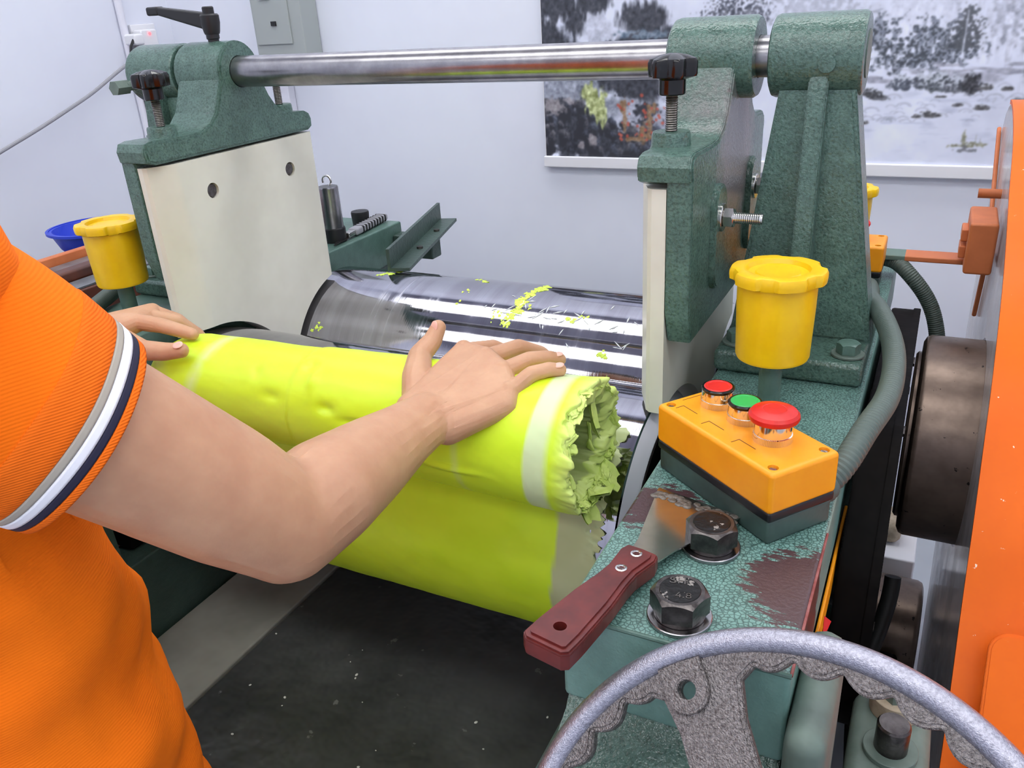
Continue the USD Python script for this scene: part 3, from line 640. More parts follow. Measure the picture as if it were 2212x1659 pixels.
# torn flaps at the mouth
def flap(c, u, v, n_, su, sv, curl, seed):
    nu, nv = 16, 16; a, b = np.meshgrid(np.linspace(-1, 1, nu), np.linspace(0, 1, nv), indexing='ij'); a, b = a.ravel(), b.ravel()
    no = meshkit.noise(np.c_[a * 2.2, b * 2.2, np.full(len(a), seed)], seed) ; no = (no - no.mean()) / (no.std() + 1e-9)
    w = su * (1 - .35 * b + .10 * no)
    P = np.array(c) + np.outer(a * w, u) + np.outer(b * sv + .0012 * no, v) + np.outer(curl * b ** 2 + .0022 * no * b + .3 * su * a ** 2, n_)
    idx = np.arange(nu * nv).reshape(nu, nv); q, r, s, t = idx[:-1, :-1].ravel(), idx[1:, :-1].ravel(), idx[1:, 1:].ravel(), idx[:-1, 1:].ravel()
    f = np.vstack([np.c_[q, r, s], np.c_[q, s, t]]); M = trimesh.Trimesh(P, f, process=False); nrm = M.vertex_normals
    Q = P - nrm * (.0022 * (1 - .6 * b))[:, None]
    return trimesh.Trimesh(np.vstack([P, Q]), np.vstack([f, f[:, ::-1] + len(P)]), process=False)
fl = []
cyE, czE = map(float, batch_axis(-.27))
def lump(c, R3, size, seed):
    M = trimesh.creation.icosphere(3, 1.0); v = M.vertices; n = meshkit.fbm(v * 1.6 + seed * 3.7, 3, seed); n = (n - n.mean()) / n.std(); v = v * (1 + .20 * n)[:, None] * np.array(size)
    return trimesh.Trimesh(v @ R3.T + np.array(c), M.faces, process=False)
lr = random.Random(21)
for k in range(92):
    t = 2 * math.pi * k / 92 + .08 * lr.gauss(0, 1); rad = np.array([0, math.cos(t), math.sin(t)]); tan = np.array([0, -math.sin(t), math.cos(t)]); rr = lr.choice((.0645, .0625, .060))
    tl = lr.uniform(-.6, .6); e1 = tan * math.cos(tl) + np.array([math.sin(tl), 0, 0]); e3 = rad + .5 * lr.uniform(-1, 1) * np.array([1, 0, 0]); e3 -= e1 * (e1 @ e3); e3 /= np.linalg.norm(e3)
    fl.append(lump(np.array([-.2785 + .005 * lr.random(), cyE, czE]) + rad * rr, np.stack([e1, np.cross(e3, e1), e3], 1), (.0045 + .0075 * lr.random(), .0028 + .0032 * lr.random(), .0014 + .0014 * lr.random()), k))
for k in range(15):
    t = 2 * math.pi * k / 15 + .3 * lr.gauss(0, 1); rad = np.array([0, math.cos(t), math.sin(t)]); tan = np.array([0, -math.sin(t), math.cos(t)]); ax = np.array([1., 0, 0])
    w = lr.uniform(-.6, .6); c = np.array([-.279 + .003 * lr.random(), cyE, czE]) + rad * (.060 + .005 * lr.random())
    fl.append(flap(c, tan + .5 * w * ax, ax * .8 - rad * lr.uniform(-.1, .9) + tan * w, rad, .004 + .004 * lr.random(), .004 + .006 * lr.random(), lr.uniform(-.004, .004), k + 3))
fl.append(flap((-.275, cyE + .006, czE - .060), np.array([0, .8, -.1]), np.array([.75, .35, -.1]), np.array([0, -.3, .9]), .018, .022, .004, 91))
fl.append(flap((-.275, cyE + .036, czE - .050), np.array([0, .8, .5]), np.array([.85, .1, -.45]), np.array([0, -.5, .8]), .016, .020, -.006, 95))
fl.append(flap((-.286, cyE + .026, czE + .040), np.array([0, .7, .4]), np.array([.10, -.1, -.95]), np.array([.9, -.2, .2]), .010, .036, .005, 92))
fl.append(flap((-.292, cyE + .034, czE + .008), np.array([0, .6, -.3]), np.array([.10, .1, -.9]), np.array([.9, -.2, .2]), .007, .036, -.004, 93))
fl.append(flap((-.280, cyE - .014, czE - .060), np.array([.2, .8, -.3]), np.array([.25, .25, -.8]), np.array([.5, -.6, .4]), .020, .030, .005, 94))
obj('torn_edge', fl, mat('torn_rubber', srgb(212, 230, 132), .5, var=srgb(196, 220, 110), vscale=60), bo, smooth=50, label='pale torn shreds round the hollow end')

# ------------------------------------------------------------------ side frames
def side_frame(x0, x1, label, front=.43):
    inner = 1 if abs(x1) < .5 else 0       # right frame: outer side is +x
    o = thing('side_frame', label, 'machine frame', ((x0 + x1) / 2, .9, 0))
    cx = (x0 + x1) / 2
    obj('top_slab', rbox(x0, x1, front, 1.425, .722, .80, .004), 'green_crackle' if inner else 'green_paint_smooth', o)
    for (y0, y1) in ((front + .004, .50 if inner else .62), (1.31, 1.42)):
        # post with a foot that flares out sideways
        prof = [(x0 + .002, .73), (x0 + .002, .70), (x0 - .035, .615), (x0 - .07, .5), (x0 - .075, .02), (x0 - .075, 0), (x1 + .0, 0), (x1 - .002, .02), (x1 - .002, .73)] if inner else \
               [(x0 + .002, .73), (x0 + .002, .02), (x0, 0), (x1 + .03, 0), (x1 + .03, .3), (x1 + .01, .45), (x1 - .002, .70), (x1 - .002, .73)]
        obj('post', poly_ext(prof[::-1], y0, y1, 'xz', .004), 'green_paint_smooth' if inner else 'green_dark', o)
    obj('inner_wall', rbox(x0 + (.03 if inner else .09), x1 - (.06 if inner else .004), .6, 1.33, .02, .47, .003), 'green_dark', o)
    for (ya, yb, yc) in ((.66, .99, YF), (.996, 1.31, YR)):
        obj('bearing_block', tm(mf(rbox(x0 + .012, x1 - .03, ya, yb, .475, .720, .006)) - mf(cyl(.0565, x0 - .1, x1 + .1, 'x', (0, yc, RZ), 48))), 'grease_black', o)
    return o
fr = side_frame(-.20, -.04, 'right green side frame with crazed paint on top, nearest the camera')
obj('front_ledge', poly_ext([(.44, .735), (.425, .715), (.30, .655), (.26, .60), (.26, .3), (.44, .3)], -.198, -.042, 'yz', .005), 'green_paint', fr)
obj('side_rail', rbox(-.0392, -.012, .402, .52, .0, .775, .012), 'grey_green', fr)
obj('front_lip', tube([(-.2, .431, .799), (-.04, .431, .799)], .0018, 8), 'green_paint_smooth', fr)
obj('bare_edge', tube([(-.0405, .432, .7985), (-.0405, .60, .7985)], .0011, 8), 'red_primer', fr, label='right top edge worn to bare reddish primer')
fl_ = side_frame(-1.15, -.99, 'left green side frame with oil cup and tools standing on it')
def side_bolt(x, y, z, parent, af=.036, h=.0165, marks=(), ang=10, m='dark_steel'):
    R3 = rot([0, 0, 1], ang)
    wz = z + .0035
    b = obj('hex_bolt', moved(hexbolt(af, h), (x, y, wz + .004), R3), m, parent)
    obj('washer', moved(washer(af * .28, af * .635, .0035), (x, y, z)), 'steel', b)
    obj('spring_washer', moved(washer(af * .25, af * .50, .0045), (x, y, wz)), m, b)
    if marks is not None: obj('grease_cap', lathe([(0, 0), (af * .40, 0), (af * .39, .0005), (0, .0008)], 32, 'z', (x, y, wz + .004 + h)), 'black_wax', b)
    for (txt, hh, dx, dy) in marks or ():
        t = meshkit.text_mesh(txt, hh, .0006); t = moved(t, (-t.bounds.mean(0)[0], -t.bounds.mean(0)[1], 0)); t = moved(t, (x + dx, y + dy, wz + .004 + h + .0004), rot([0, 0, 1], 12))
        obj('marking', t, 'rod_steel', b, smooth=False, label='raised bare metal lettering ' + txt)
    return b
side_bolt(-.121, .458, .80, fr, marks=[('SH', .0065, -.004, .008), ('4.8', .0055, .004, -.006)])
side_bolt(-.121, .546, .80, fr, marks=(), ang=-4)

# ------------------------------------------------------------------ columns that carry the top shaft
SY, SZ = .985, 1.131
def column(cx, b0, b1, label, plug_side=1):
    o = thing('shaft_column', label, 'column', (cx, SY, .8))
    obj('base_plate', rbox(cx - .081, cx + .079, .883, 1.09, .80, .826, .006), 'green_paint', o)
    cb = (b0 + b1) / 2
    prof = [(cx - .079, .824), (cx + .079, .824), (cx + .037 + (cb - cx) * .2, 1.10), (cx - .040 + (cb - cx) * .2, 1.10)]
    obj('upright', poly_ext(prof, .955, 1.01, 'xz', .005), 'green_paint', o)
    rib = [(.912, .824), (.960, .824), (.960, 1.115), (.948, 1.115), (.940, 1.09)]
    obj('front_rib', poly_ext(rib, cx - .011, cx + .009, 'yz', .004), 'green_paint', o)
    rib = [(1.0, .824), (1.06, .824), (1.02, 1.1), (1.0, 1.11)]
    obj('rear_rib', poly_ext(rib, cx - .011, cx + .009, 'yz', .003), 'green_paint', o)
    obj('boss', lathe([(.024, b0), (.036, b0), (.0405, b0 + .002), (.042, b0 + .006), (.042, b1 - .005), (.040, b1 - .001), (.038, b1), (.024, b1), (.024, b0)], 64, 'x', (0, SY, SZ)), 'green_paint', o)
    obj('end_ring', lathe([(.0, -.001), (.0235, -.001), (.0235, .0012), (0, .0012)], 40, 'x', (b1 if plug_side > 0 else b0, SY, SZ)), 'grey_green', o)
    obj('plug', cyl(.009, -.004, .004, 'y', (cx + .006, SY - .0395, SZ - .006), 24, .001), 'green_paint', o)
    for bx in (cx - .060, cx + .060):
        bb = obj('hex_bolt', moved(hexbolt(.022, .012), (bx, .912, .8295), rot([0, 0, 1], 8)), 'green_paint_smooth', o)
        obj('washer', moved(washer(.008, .0175, .003), (bx, .912, .8262)), 'grey_green', bb)
    return o
column(-.123, -.177, -.083, 'right tapered green column with ribbed front and round boss on top')
cl = column(-1.075, -1.132, -1.035, 'left green column behind the cream plate, boss with a side screw', -1)
sc_ = obj('set_screw', cyl(.011, -.052, -.028, 'y', (-1.115, SY - .028, SZ - .013), 6, .001), 'grey_green', cl)
obj('screw_shank', cyl(.007, -.030, 0, 'y', (-1.112, SY - .030, SZ - .012), 16), 'grey_green', sc_)
single('guide_shaft', lathe([(0, -1.13), (.0205, -1.13), (.0214, -1.128), (.0214, -.087), (.0205, -.084), (0, -.084)], 64, 'x', (0, SY, SZ)), 'steel', 'long polished steel bar between the two green guide bosses', 'steel bar')

# ------------------------------------------------------------------ stock guides (casting + cream cheek plate)
def outline():
    p = [(.785, 1.034), (.783, 1.048), (.788, 1.058), (.80, 1.0605), (.868, 1.0585), (.888, 1.060), (.908, 1.068), (.922, 1.081), (.931, 1.098), (.938, 1.115)]
    a = np.linspace(math.radians(190), math.radians(-8), 24)
    p += [(SY + .0425 * math.cos(t), SZ + .0425 * math.sin(t)) for t in a]
    p += [(1.030, 1.110), (1.038, 1.093), (1.048, 1.079), (1.062, 1.067), (1.08, 1.061), (1.115, 1.0595), (1.124, 1.055), (1.128, 1.046), (1.127, 1.034), (1.118, 1.029), (1.1, 1.029), (.80, 1.029)]
    return p
def guide(face, out, b_in, b_out, label, t, kx, neck_x):
    """face: x of the inner face; out: +1 when the outer side is +x"""
    X = lambda d: face + out * d
    o = thing('stock_guide', label, 'guide', (X(.03), .955, .87))
    s2 = lambda a, b: (min(a, b), max(a, b))
    wall = [(.788, 1.05), (.788, .90), (.80, .865), (1.11, .865), (1.124, .90), (1.124, 1.05)]
    cast = mf(poly_ext(outline(), *s2(X(.001 + t), X(.0565 + t)), 'yz', .0045)) + mf(poly_ext(wall, *s2(X(.0305 + t), X(.0565 + t)), 'yz', .0025))
    neck = sg.Polygon(outline()).buffer(-.0005).intersection(sg.box(.862, 1.052, 1.092, 1.25))
    cast = cast + mf(poly_ext(neck, *s2(neck_x[0], neck_x[1]), 'yz', .005))
    obj('casting', tm(cast - mf(cyl(.0221, *s2(X(-.05), X(.12)), 'x', (0, SY, SZ), 48))), 'green_worn' if out > 0 else 'green_paint', o)
    obj('boss', lathe([(.022, b_in), (.037, b_in), (.041, b_in + .003), (.0425, b_in + .008), (.0425, b_out - .004), (.040, b_out), (.022, b_out), (.022, b_in)], 64, 'x', (0, SY, SZ)), 'green_paint', o)
    # cheek plate: rounded front, bottom cut to both rolls
    bot = []
    RA = .1665
    def arc(y0, ya, yb, n): return [(y, RZ + math.sqrt(max(1e-6, RA ** 2 - (y - y0) ** 2))) for y in np.linspace(ya, yb, n)]
    low = arc(YF, .79, .985, 26) + [(.992, .682)] + arc(YR, .999, 1.122, 22)
    pl = sg.Polygon([(.79, 1.026), *low, (1.122, 1.026)])
    xy = [(X(.030 + t), .79), (X(.022), .7905), (X(.017), .794), (X(.002), .826), (X(0), .834), (X(0), 1.116), (X(.004), 1.122), (X(.030 + t), 1.122)]
    if out < 0: xy = xy[::-1]
    plan = mf(poly_ext(sg.Polygon(xy), .6, 1.2, 'xy')); side = mf(poly_ext(pl, *s2(X(-.02), X(.06)), 'yz'))
    plate = plan ^ side
    for (y, z) in ((.886, .978), (1.055, .977)): plate = plate - mf(cyl(.011, *s2(X(-.01), X(.012)), 'x', (0, y, z), 32))
    obj('cheek_plate', tm(plate), 'cream_nylon', o, smooth=25, label='cream nylon cheek plate cut to fit over both rolls')
    for (y, z) in ((.886, .978), (1.055, .977)):
        st = obj('stud_bolt', moved(hexbolt(.0175, .010), (X(.0125), y, z), align((-out, 0, 0))), 'rod_steel', o)
        obj('stud_thread', moved(thread(.006, 0, .056, .0022), (X(.05+ t), y, z), align((out, 0, 0))), 'bright_steel', st)
        obj('stud_washer', moved(washer(.0065, .015, .003), (X(.0625+ t), y, z), align((out, 0, 0))), 'bright_steel', st)
        obj('stud_nut', moved(hexnut(.019, .011), (X(.0655+ t), y, z), align((out, 0, 0)) @ rot([0, 0, 1], 14)), 'bright_steel', st)
        pad = sg.LineString([(y, z - .055), (y, z + .012)]).buffer(.024)
        obj('stud_pad', poly_ext(pad, *s2(X(.054 + t), X(.063 + t)), 'yz', .003), 'green_paint', o)
    for y in (.845, 1.088):
        obj('screw_pad', lathe([(0, 1.056), (.0215, 1.056), (.020, 1.060), (.0195, 1.070), (.0185, 1.073), (0, 1.073)], 32, 'z', (X(kx), y, 0)), 'green_paint', o)
        kn = obj('star_knob', star_knob((X(kx), y, 1.108)), 'black_plastic', o)
        obj('threaded_rod', moved(thread(.0062, 1.03, 1.112, .0022), (X(kx), y, 0)), 'rod_steel', kn)
    return o
def star_knob(at):
    n = 120; a = np.linspace(0, 2 * np.pi, n, endpoint=False); lob = .5 + .5 * np.cos(6 * a); lob = lob ** .7
    V = []; prof = [(.0, .0, 0), (.0125, 0, 0), (.0132, .001, 0), (.0132, .014, .0), (.0150, .0155, .5), (.0182, .017, 1), (.0188, .019, 1), (.0190, .030, 1), (.0178, .0335, .9), (.012, .0365, .5), (.005, .0382, 0), (0, .0385, 0)]
    for r, z, k in prof:
        rr = r + k * .0060 * lob
        V.append(np.c_[rr * np.cos(a), rr * np.sin(a), np.full(n, z)])
    f = []
    for i in range(len(V) - 1):
        for j in range(n):
            k = (j + 1) % n; f += [(i * n + j, i * n + k, (i + 1) * n + k), (i * n + j, (i + 1) * n + k, (i + 1) * n + j)]
    M = trimesh.Trimesh(np.vstack(V) + np.array(at), np.array(f), process=True); return M
guide(XR, 1, -.286, -.192, 'right green stock guide with star knob and cream plate seen edge on', .007, .0245, (-.272, -.212))
gl = guide(XL, -1, -1.03, -.945, 'left green stock guide with broad cream plate and black clamp lever', 0.0, .03, (-1.022, -.938))
obj('oil_slot', rbox(-.946, -.9415, SY - .003, SY + .003, 1.1535, 1.166, .0008), 'red_primer', gl)
def clamp():
    bx, by = -.978, SY
    lv = obj('clamp_lever', [lathe([(0, 1.183), (.0105, 1.183), (.0115, 1.186), (.0138, 1.198), (.0138, 1.208), (.012, 1.210), (.0082, 1.2105), (.0082, 1.2185), (.007, 1.220), (0, 1.220)], 28, 'z', (bx, by, 0)),
        tm(m3.Manifold.batch_hull([mf(rbox(bx - .012, bx, by - .008, by + .008, 1.190, 1.212, .003)), mf(rbox(bx - .110, bx - .096, by - .010, by + .004, 1.216, 1.2245, .003))])),
        rbox(bx - .114, bx - .090, by - .011, by + .005, 1.2125, 1.2245, .003)], 'black_matte', gl, label='black plastic clamping lever')
    obj('lever_stud', lathe([(0, 1.165), (.008, 1.165), (.008, 1.176), (.0095, 1.177), (.0095, 1.184), (0, 1.184)], 20, 'z', (bx, by, 0)), 'black_matte', lv)
clamp()

# ------------------------------------------------------------------ oil cups
def oil_cup(x, y, z, zb, label, s=1.0):
    o = thing('oil_cup', label, 'oil cup', (x, y, z))
    obj('post', lathe([(0, z), (.0115, z), (.0115, zb + .006), (0, zb + .006)], 24, 'z', (x, y, 0)), 'green_paint_smooth', o)
    H = .092
    cupm = lathe([(0, 0), (.032, 0), (.0350, .001), (.0362, .004), (.0378, H * .6), (.0382, H), (.0345, H), (.033, .01), (0, .008)], 56, 'z', (x, y, zb))
    obj('cup', cupm, 'yellow_plastic', o)
    n = 160; a = np.linspace(0, 2 * np.pi, n, endpoint=False); lob = np.clip(1.15 + 1.5 * np.cos(6 * a + .3), 0, 1); lob = lob * lob * (3 - 2 * lob)
    prof = [(.036, H - .012, 0), (.0405, H - .012, 0), (.0415, H - .010, 1), (.0420, H - .006, 1), (.0420, H - .002, 1), (.0405, H + .001, 1), (.038, H + .002, .6), (.0335, H + .0022, 0), (.0305, H + .0012, 0), (.0285, H - .0030, 0), (.022, H - .0036, 0), (.0205, H - .0022, 0), (.012, H - .0024, 0), (0, H - .0026, 0)]
    V = [np.c_[(r + k * .0042 * lob) * np.cos(a), (r + k * .0042 * lob) * np.sin(a), np.full(n, h)] for r, h, k in prof]
    f = []
    for i in range(len(V) - 1):
        for j in range(n):
            k = (j + 1) % n; f += [(i * n + j, i * n + k, (i + 1) * n + k), (i * n + j, (i + 1) * n + k, (i + 1) * n + j)]
    obj('lid', trimesh.Trimesh(np.vstack(V) + np.array([x, y, zb]), np.array(f), process=True), 'yellow_plastic', o)
oil_cup(-.127, .808, .80, .858, 'yellow oil cup with scalloped lid in front of the right column')
oil_cup(-1.066, .800, .80, .854, 'yellow oil cup with scalloped lid by the left frame, near the orange shoulder')
oil_cup(-.128, 1.440, .70, .806, 'yellow oil cup mostly hidden behind the right column')

# ------------------------------------------------------------------ push button boxes
def control_box(loc, ang, label, full=True):
    o = thing('control_box', label, 'control box', loc, None, ang)
    K = dict(raw=True)
    l, w = .1475, .0700
    obj('base', rbox(-l / 2 + .002, l / 2 - .002, -w / 2 + .002, w / 2 - .002, 0, .022, .003), 'box_base', o, **K)
    obj('gasket', rbox(-l / 2 + .0005, l / 2 - .0005, -w / 2 + .0005, w / 2 - .0005, .0205, .0305, .003), 'gasket_black', o, **K)
    top = mf(rbox(-l / 2, l / 2, -w / 2, w / 2, .0285, .0655, .004, 20))
    cor = [(sx * (l / 2 - .009), sy * (w / 2 - .009)) for sx in (-1, 1) for sy in (-1, 1)]
    for c in cor: top = top - mf(cyl(.0042, .0615, .07, 'z', (*c, 0), 24))
    cv = obj('cover', tm(top), 'box_yellow', o, smooth=30, **K)
    for c in cor: obj('cover_screw', tm(mf(lathe([(0, .058), (.0036, .058), (.0036, .0632), (.0028, .0640), (0, .0640)], 20, 'z', (*c, 0))) - mf(box(c[0] - .003, c[0] + .003, c[1] - .0005, c[1] + .0005, .0633, .066))), 'bright_steel', cv, **K)
    def bezel(x, y, r, z1, knurl=True):
        n = 144; a = np.linspace(0, 2 * np.pi, n, endpoint=False); kn = (np.arange(n) % 2) * .0007
        prof = [(r, .0654, 0), (r + .0012, .0654, 1), (r + .0012, .0715, 1), (r + .0002, .072, 0), (r, z1 - .001, 0), (r - .0012, z1, 0), (0, z1, 0)]
        V = [np.c_[x + (q - k * kn) * np.cos(a), y + (q - k * kn) * np.sin(a), np.full(n, h)] for q, h, k in prof]; f = []
        for i in range(len(V) - 1):
            for j in range(n):
                k = (j + 1) % n; f += [(i * n + j, i * n + k, (i + 1) * n + k), (i * n + j, (i + 1) * n + k, (i + 1) * n + j)]
        return trimesh.Trimesh(np.vstack(V), np.array(f), process=True)
    for i, x in enumerate((-.044, -.0085)):
        bz = obj('push_button', bezel(x, .0085, .0138, .0810), 'chrome', o, label=('red' if i == 0 else 'green') + ' push button in a chrome bezel', **K)
        obj('button_ring', lathe([(.0112, .0808), (.0142, .0808), (.0144, .0822), (.0138, .0832), (.0122, .0832), (.0112, .0822), (.0112, .0808)], 48, 'z', (x, .0085, 0)), 'black_plastic', bz, **K)
        obj('button_cap', lathe([(0, .0808), (.0122, .0808), (.0122, .0832), (.0112, .0840), (.0098, .0840), (.0092, .0835), (0, .0837)], 48, 'z', (x, .0085, 0)), 'button_red' if i == 0 else 'button_green', bz, **K)
    x = .0300
    bz = obj('emergency_stop', bezel(x, .0045, .0146, .0830), 'chrome', o, label='large red mushroom stop button on a chrome bezel', **K)
    obj('mushroom_head', lathe([(0, .0835), (.017, .0835), (.0195, .0845), (.0203, .0865), (.0200, .0888), (.0180, .0912), (.012, .0930), (.0095, .0932), (.009, .0929), (0, .0934)], 64, 'z', (x, .0045, 0)), 'button_red', bz, **K)
    if full:
        for x in (-.044, -.0085, .030):
            mk = [box(x - .013, x + .006, -.0185, -.0178, .0655, .0657), box(x - .0137, x - .013, -.0265, -.0178, .0655, .0657)]
            obj('label_frame', mk, 'ink_brown', o, label='worn brown printed label corner', **K)
        obj('label_frame', [box(-.067, -.0664, -.012, .010, .0655, .0657)], 'ink_brown', o, **K)
    obj('cable_gland', lathe([(0, 0), (.013, 0), (.013, .010), (.0115, .011), (.0115, .014), (0, .014)], 24, 'y', (.054, w / 2 - .001, .020)), 'conduit', o, **K)
    return o
control_box((-.1185, .634, .80), -37.3, 'yellow push button box with big red stop button on the right frame')
control_box((-.127, 1.25, .80), 0, 'yellow push button box partly hidden behind the right column', False)

# ------------------------------------------------------------------ corrugated conduits
def corrugated(P, r, n=260):
    C_ = spline(P, n); return tube(C_, np.where(np.arange(n) % 2 == 0, r, r * .93), 16)
single('cable_conduit', corrugated([(-.0475, .646, .820), (-.040, .657, .828), (-.029, .690, .843), (-.016, .76, .846), (-.014, .84, .850), (-.024, .92, .853), (-.043, 1.0, .853), (-.054, 1.06, .842), (-.060, 1.15, .822), (-.066, 1.2, .815)], .0112), 'conduit',
       'ribbed green conduit looping from the near button box behind the column', 'conduit')
single('cable_conduit', corrugated([(-.082, 1.300, .820), (-.070, 1.305, .823), (-.045, 1.30, .824), (-.022, 1.28, .814), (.011, 1.28, .773), (.030, 1.28, .718), (.034, 1.315, .62), (.034, 1.325, .5)], .0110), 'conduit',
       'ribbed green conduit arching down beside the far button box', 'conduit')
single('cable_conduit', corrugated([(-1.06, .64, .8135), (-1.09, .71, .8135), (-1.13, .787, .8135), (-1.18, .88, .8135), (-1.24, .98, .80), (-1.30, 1.08, .76)], .0125), 'conduit',
       'ribbed green conduit lying by the post of the left yellow cup', 'conduit')

# ------------------------------------------------------------------ scraper
def scraper():
    hx, hy = np.array([-.187, .372]), np.array([-.1685, .4985])
    o = thing('putty_knife', 'putty knife with dark red wooden handle lying on the right frame', 'putty knife', (-.175, .48, .80))
    d = hy - hx; L0 = np.linalg.norm(d); d /= L0
    ang = math.degrees(math.atan2(d[1], d[0])) - 3
    R3 = rot([0, 0, 1], ang) @ rot([0, 1, 0], 2)
    org = np.array([*hx, .816])
    out = [(-.0, -.014), (.004, -.0185), (.02, -.0185), (.06, -.0160), (.085, -.0128), (.10, -.0120), (.113, -.0138), (.122, -.0150), (.130, -.0128), (.131, 0), (.130, .0128), (.122, .0150), (.113, .0138), (.10, .0120), (.085, .0128), (.06, .0160), (.02, .0185), (.004, .0185), (0, .014)]
    P = sg.Polygon(out).buffer(.002).buffer(-.002)
    h = mf(poly_ext(P, -.009, .009, 'xy', .0045)) - mf(cyl(.0046, -.02, .02, 'z', (.020, 0, 0), 24))
    hd = obj('handle', moved(tm(h), org, R3), 'red_wood', o, smooth=40)
    for x in (.098, .120): obj('rivet', moved(lathe([(0, .006), (.0042, .006), (.0044, .0094), (.0030, .0097), (.0026, .0090), (0, .0090)], 24, 'z', (x, 0, 0)), org, R3), 'bright_steel', hd)
    bl = [(.05, -.008), (.125, -.0110), (.150, -.0155), (.224, -.0375), (.226, -.0375), (.230, .0400), (.228, .0402), (.150, .0155), (.125, .0110), (.05, .008)]
    b = poly_ext(sg.Polygon(bl), -.0006, .0006, 'xy')
    R4 = rot([0, 0, 1], ang) @ rot([0, 1, 0], 2.2) 
    bo_ = obj('blade', moved(b, org, R4), 'blade_steel', o, smooth=False)
    cr2 = []
    for k in range(70):
        x, y = .214 + .010 * random.random(), -.036 + .075 * random.random(); M = trimesh.creation.icosphere(1, .0012 + .002 * random.random()); v = M.vertices * np.array([1.2, 1.4, .35]) + np.array([x, y, .0006]); cr2.append(trimesh.Trimesh(v, M.faces, process=False))
    obj('dried_residue', moved(tm(cr2), org, R4), mat('residue', srgb(62, 56, 50), .3, var=srgb(112, 106, 98), vscale=300), bo_, smooth=True)
scraper()

# ------------------------------------------------------------------ handwheel in front of the right frame
def handwheel():
    n = np.array([-.13425, -.70600, .69537]); c = np.array([-.0221, .3086, .7212]); RW = .1697
    o = thing('handwheel', 'cast silver handwheel with scalloped rim in the right foreground', 'handwheel', tuple(c))
    R3 = align(n, (1, 0, 0))
    w = lambda m_: moved(m_, c, R3)
    tr = .0082
    a = np.linspace(0, 2 * np.pi, 240, endpoint=False)
    obj('rim', w(tube(np.c_[(RW - tr) * np.cos(a), (RW - tr) * np.sin(a), np.zeros(240)], tr, 20, closed=True)), 'cast_silver', o)
    # inner web with finger scallops
    SC = 33; a = np.linspace(0, 2 * np.pi, 33 * 16, endpoint=False)
    ri = RW - .0185 - .0085 * np.abs(np.sin(a * SC / 2 + .55)) ** .75
    ring = sg.Polygon(np.c_[(RW - .012) * np.cos(a), (RW - .012) * np.sin(a)], [np.c_[ri * np.cos(a), ri * np.sin(a)]])
    spokes = []
    lug_r = RW - .0315
    for k in range(3):
        t = math.radians(119.5 + 120 * k); u = np.array([math.cos(t), math.sin(t)]); v = np.array([-u[1], u[0]])
        pts = [u * .02 + v * .020, u * (RW - .055) + v * .0215, u * (RW - .034) + v * .026, u * (RW - .026) + v * .040, u * (RW - .012) + v * .05, u * (RW - .012) - v * .05, u * (RW - .026) - v * .040, u * (RW - .034) - v * .026, u * (RW - .055) - v * .0215, u * .02 - v * .020]
        spokes.append(sg.Polygon(pts))
    body = shapely.union_all([ring] + spokes + [sg.Point(0, 0).buffer(.034)])
    body = body.buffer(-.0025).buffer(.0025).buffer(.0016).buffer(-.0016)
    lugs = [np.array([math.cos(math.radians(123 + 120 * k)), math.sin(math.radians(123 + 120 * k))]) * lug_r for k in range(1)]
    for l_ in lugs: body = body.difference(sg.Point(*l_).buffer(.0058))
    body = body.intersection(sg.Point(0, 0).buffer(RW - .010)).difference(sg.Point(0, 0).buffer(.012))
    obj('web', w(poly_ext(body.simplify(.00015), -.0075, .0035, 'xy', .0032)), 'cast_rough', o, smooth=45)
    for l_ in lugs:
        lug = sg.Point(*l_).buffer(.0145).union(affinity.rotate(sg.box(l_[0] - .0145, l_[1], l_[0] + .0145, l_[1] + .026), math.degrees(math.atan2(l_[1], l_[0])) - 90, origin=tuple(l_))).intersection(sg.Point(0, 0).buffer(RW - .014)).difference(sg.Point(*l_).buffer(.0058))
        obj('handle_lug', w(poly_ext(lug.simplify(.0001), .002, .0075, 'xy', .0018)), 'cast_rough', o, smooth=45, label='raised lug with an empty handle hole')
    obj('hub', w(lathe([(.012, -.03), (.030, -.03), (.034, -.026), (.036, .006), (.032, .012), (.012, .012), (.012, -.03)], 48)), 'cast_rough', o)
    obj('spindle', w(lathe([(0, -.10), (.0118, -.10), (.0118, .018), (0, .018)], 24)), 'rod_steel', o)
handwheel()

# ------------------------------------------------------------------ gears, drive coupling, guard at the right
cov = sg.MultiPoint([(YF, RZ), (YR, RZ)]).convex_hull.buffer(.172, 32)
o = thing('gear_cover', 'black greasy gear cover on the outer side of the right frame', 'gear cover', (-.015, .99, RZ))
obj('shell', poly_ext(cov, -.034, .000, 'yz', .004), 'grease_black', o)
obj('rim_band', poly_ext(cov.buffer(.002).difference(cov.buffer(-.004)), -.006, .003, 'yz', .001), 'grease_black', o)
for k in range(6): obj('cover_screw', cyl(.006, .0, .005, 'x', (0, .99 + (.31 if k % 3 == 0 else .2) * math.cos(k * math.pi / 3), RZ + .155 * math.sin(k * math.pi / 3)), 6), 'dark_steel', o)
o = thing('drive_coupling', 'large brown greasy steel coupling drum right of the mill', 'coupling', (.1, YR, RZ))
obj('drum', lathe([(0, .013), (.130, .013), (.1375, .0165), (.140, .022), (.140, .30), (0, .30)], 96, 'x', (0, YR, RZ)), 'greasy_steel', o)
obj('flange', lathe([(0, .006), (.112, .006), (.116, .009), (.116, .0125), (0, .0125)], 64, 'x', (0, YR, RZ)), 'greasy_steel', o)
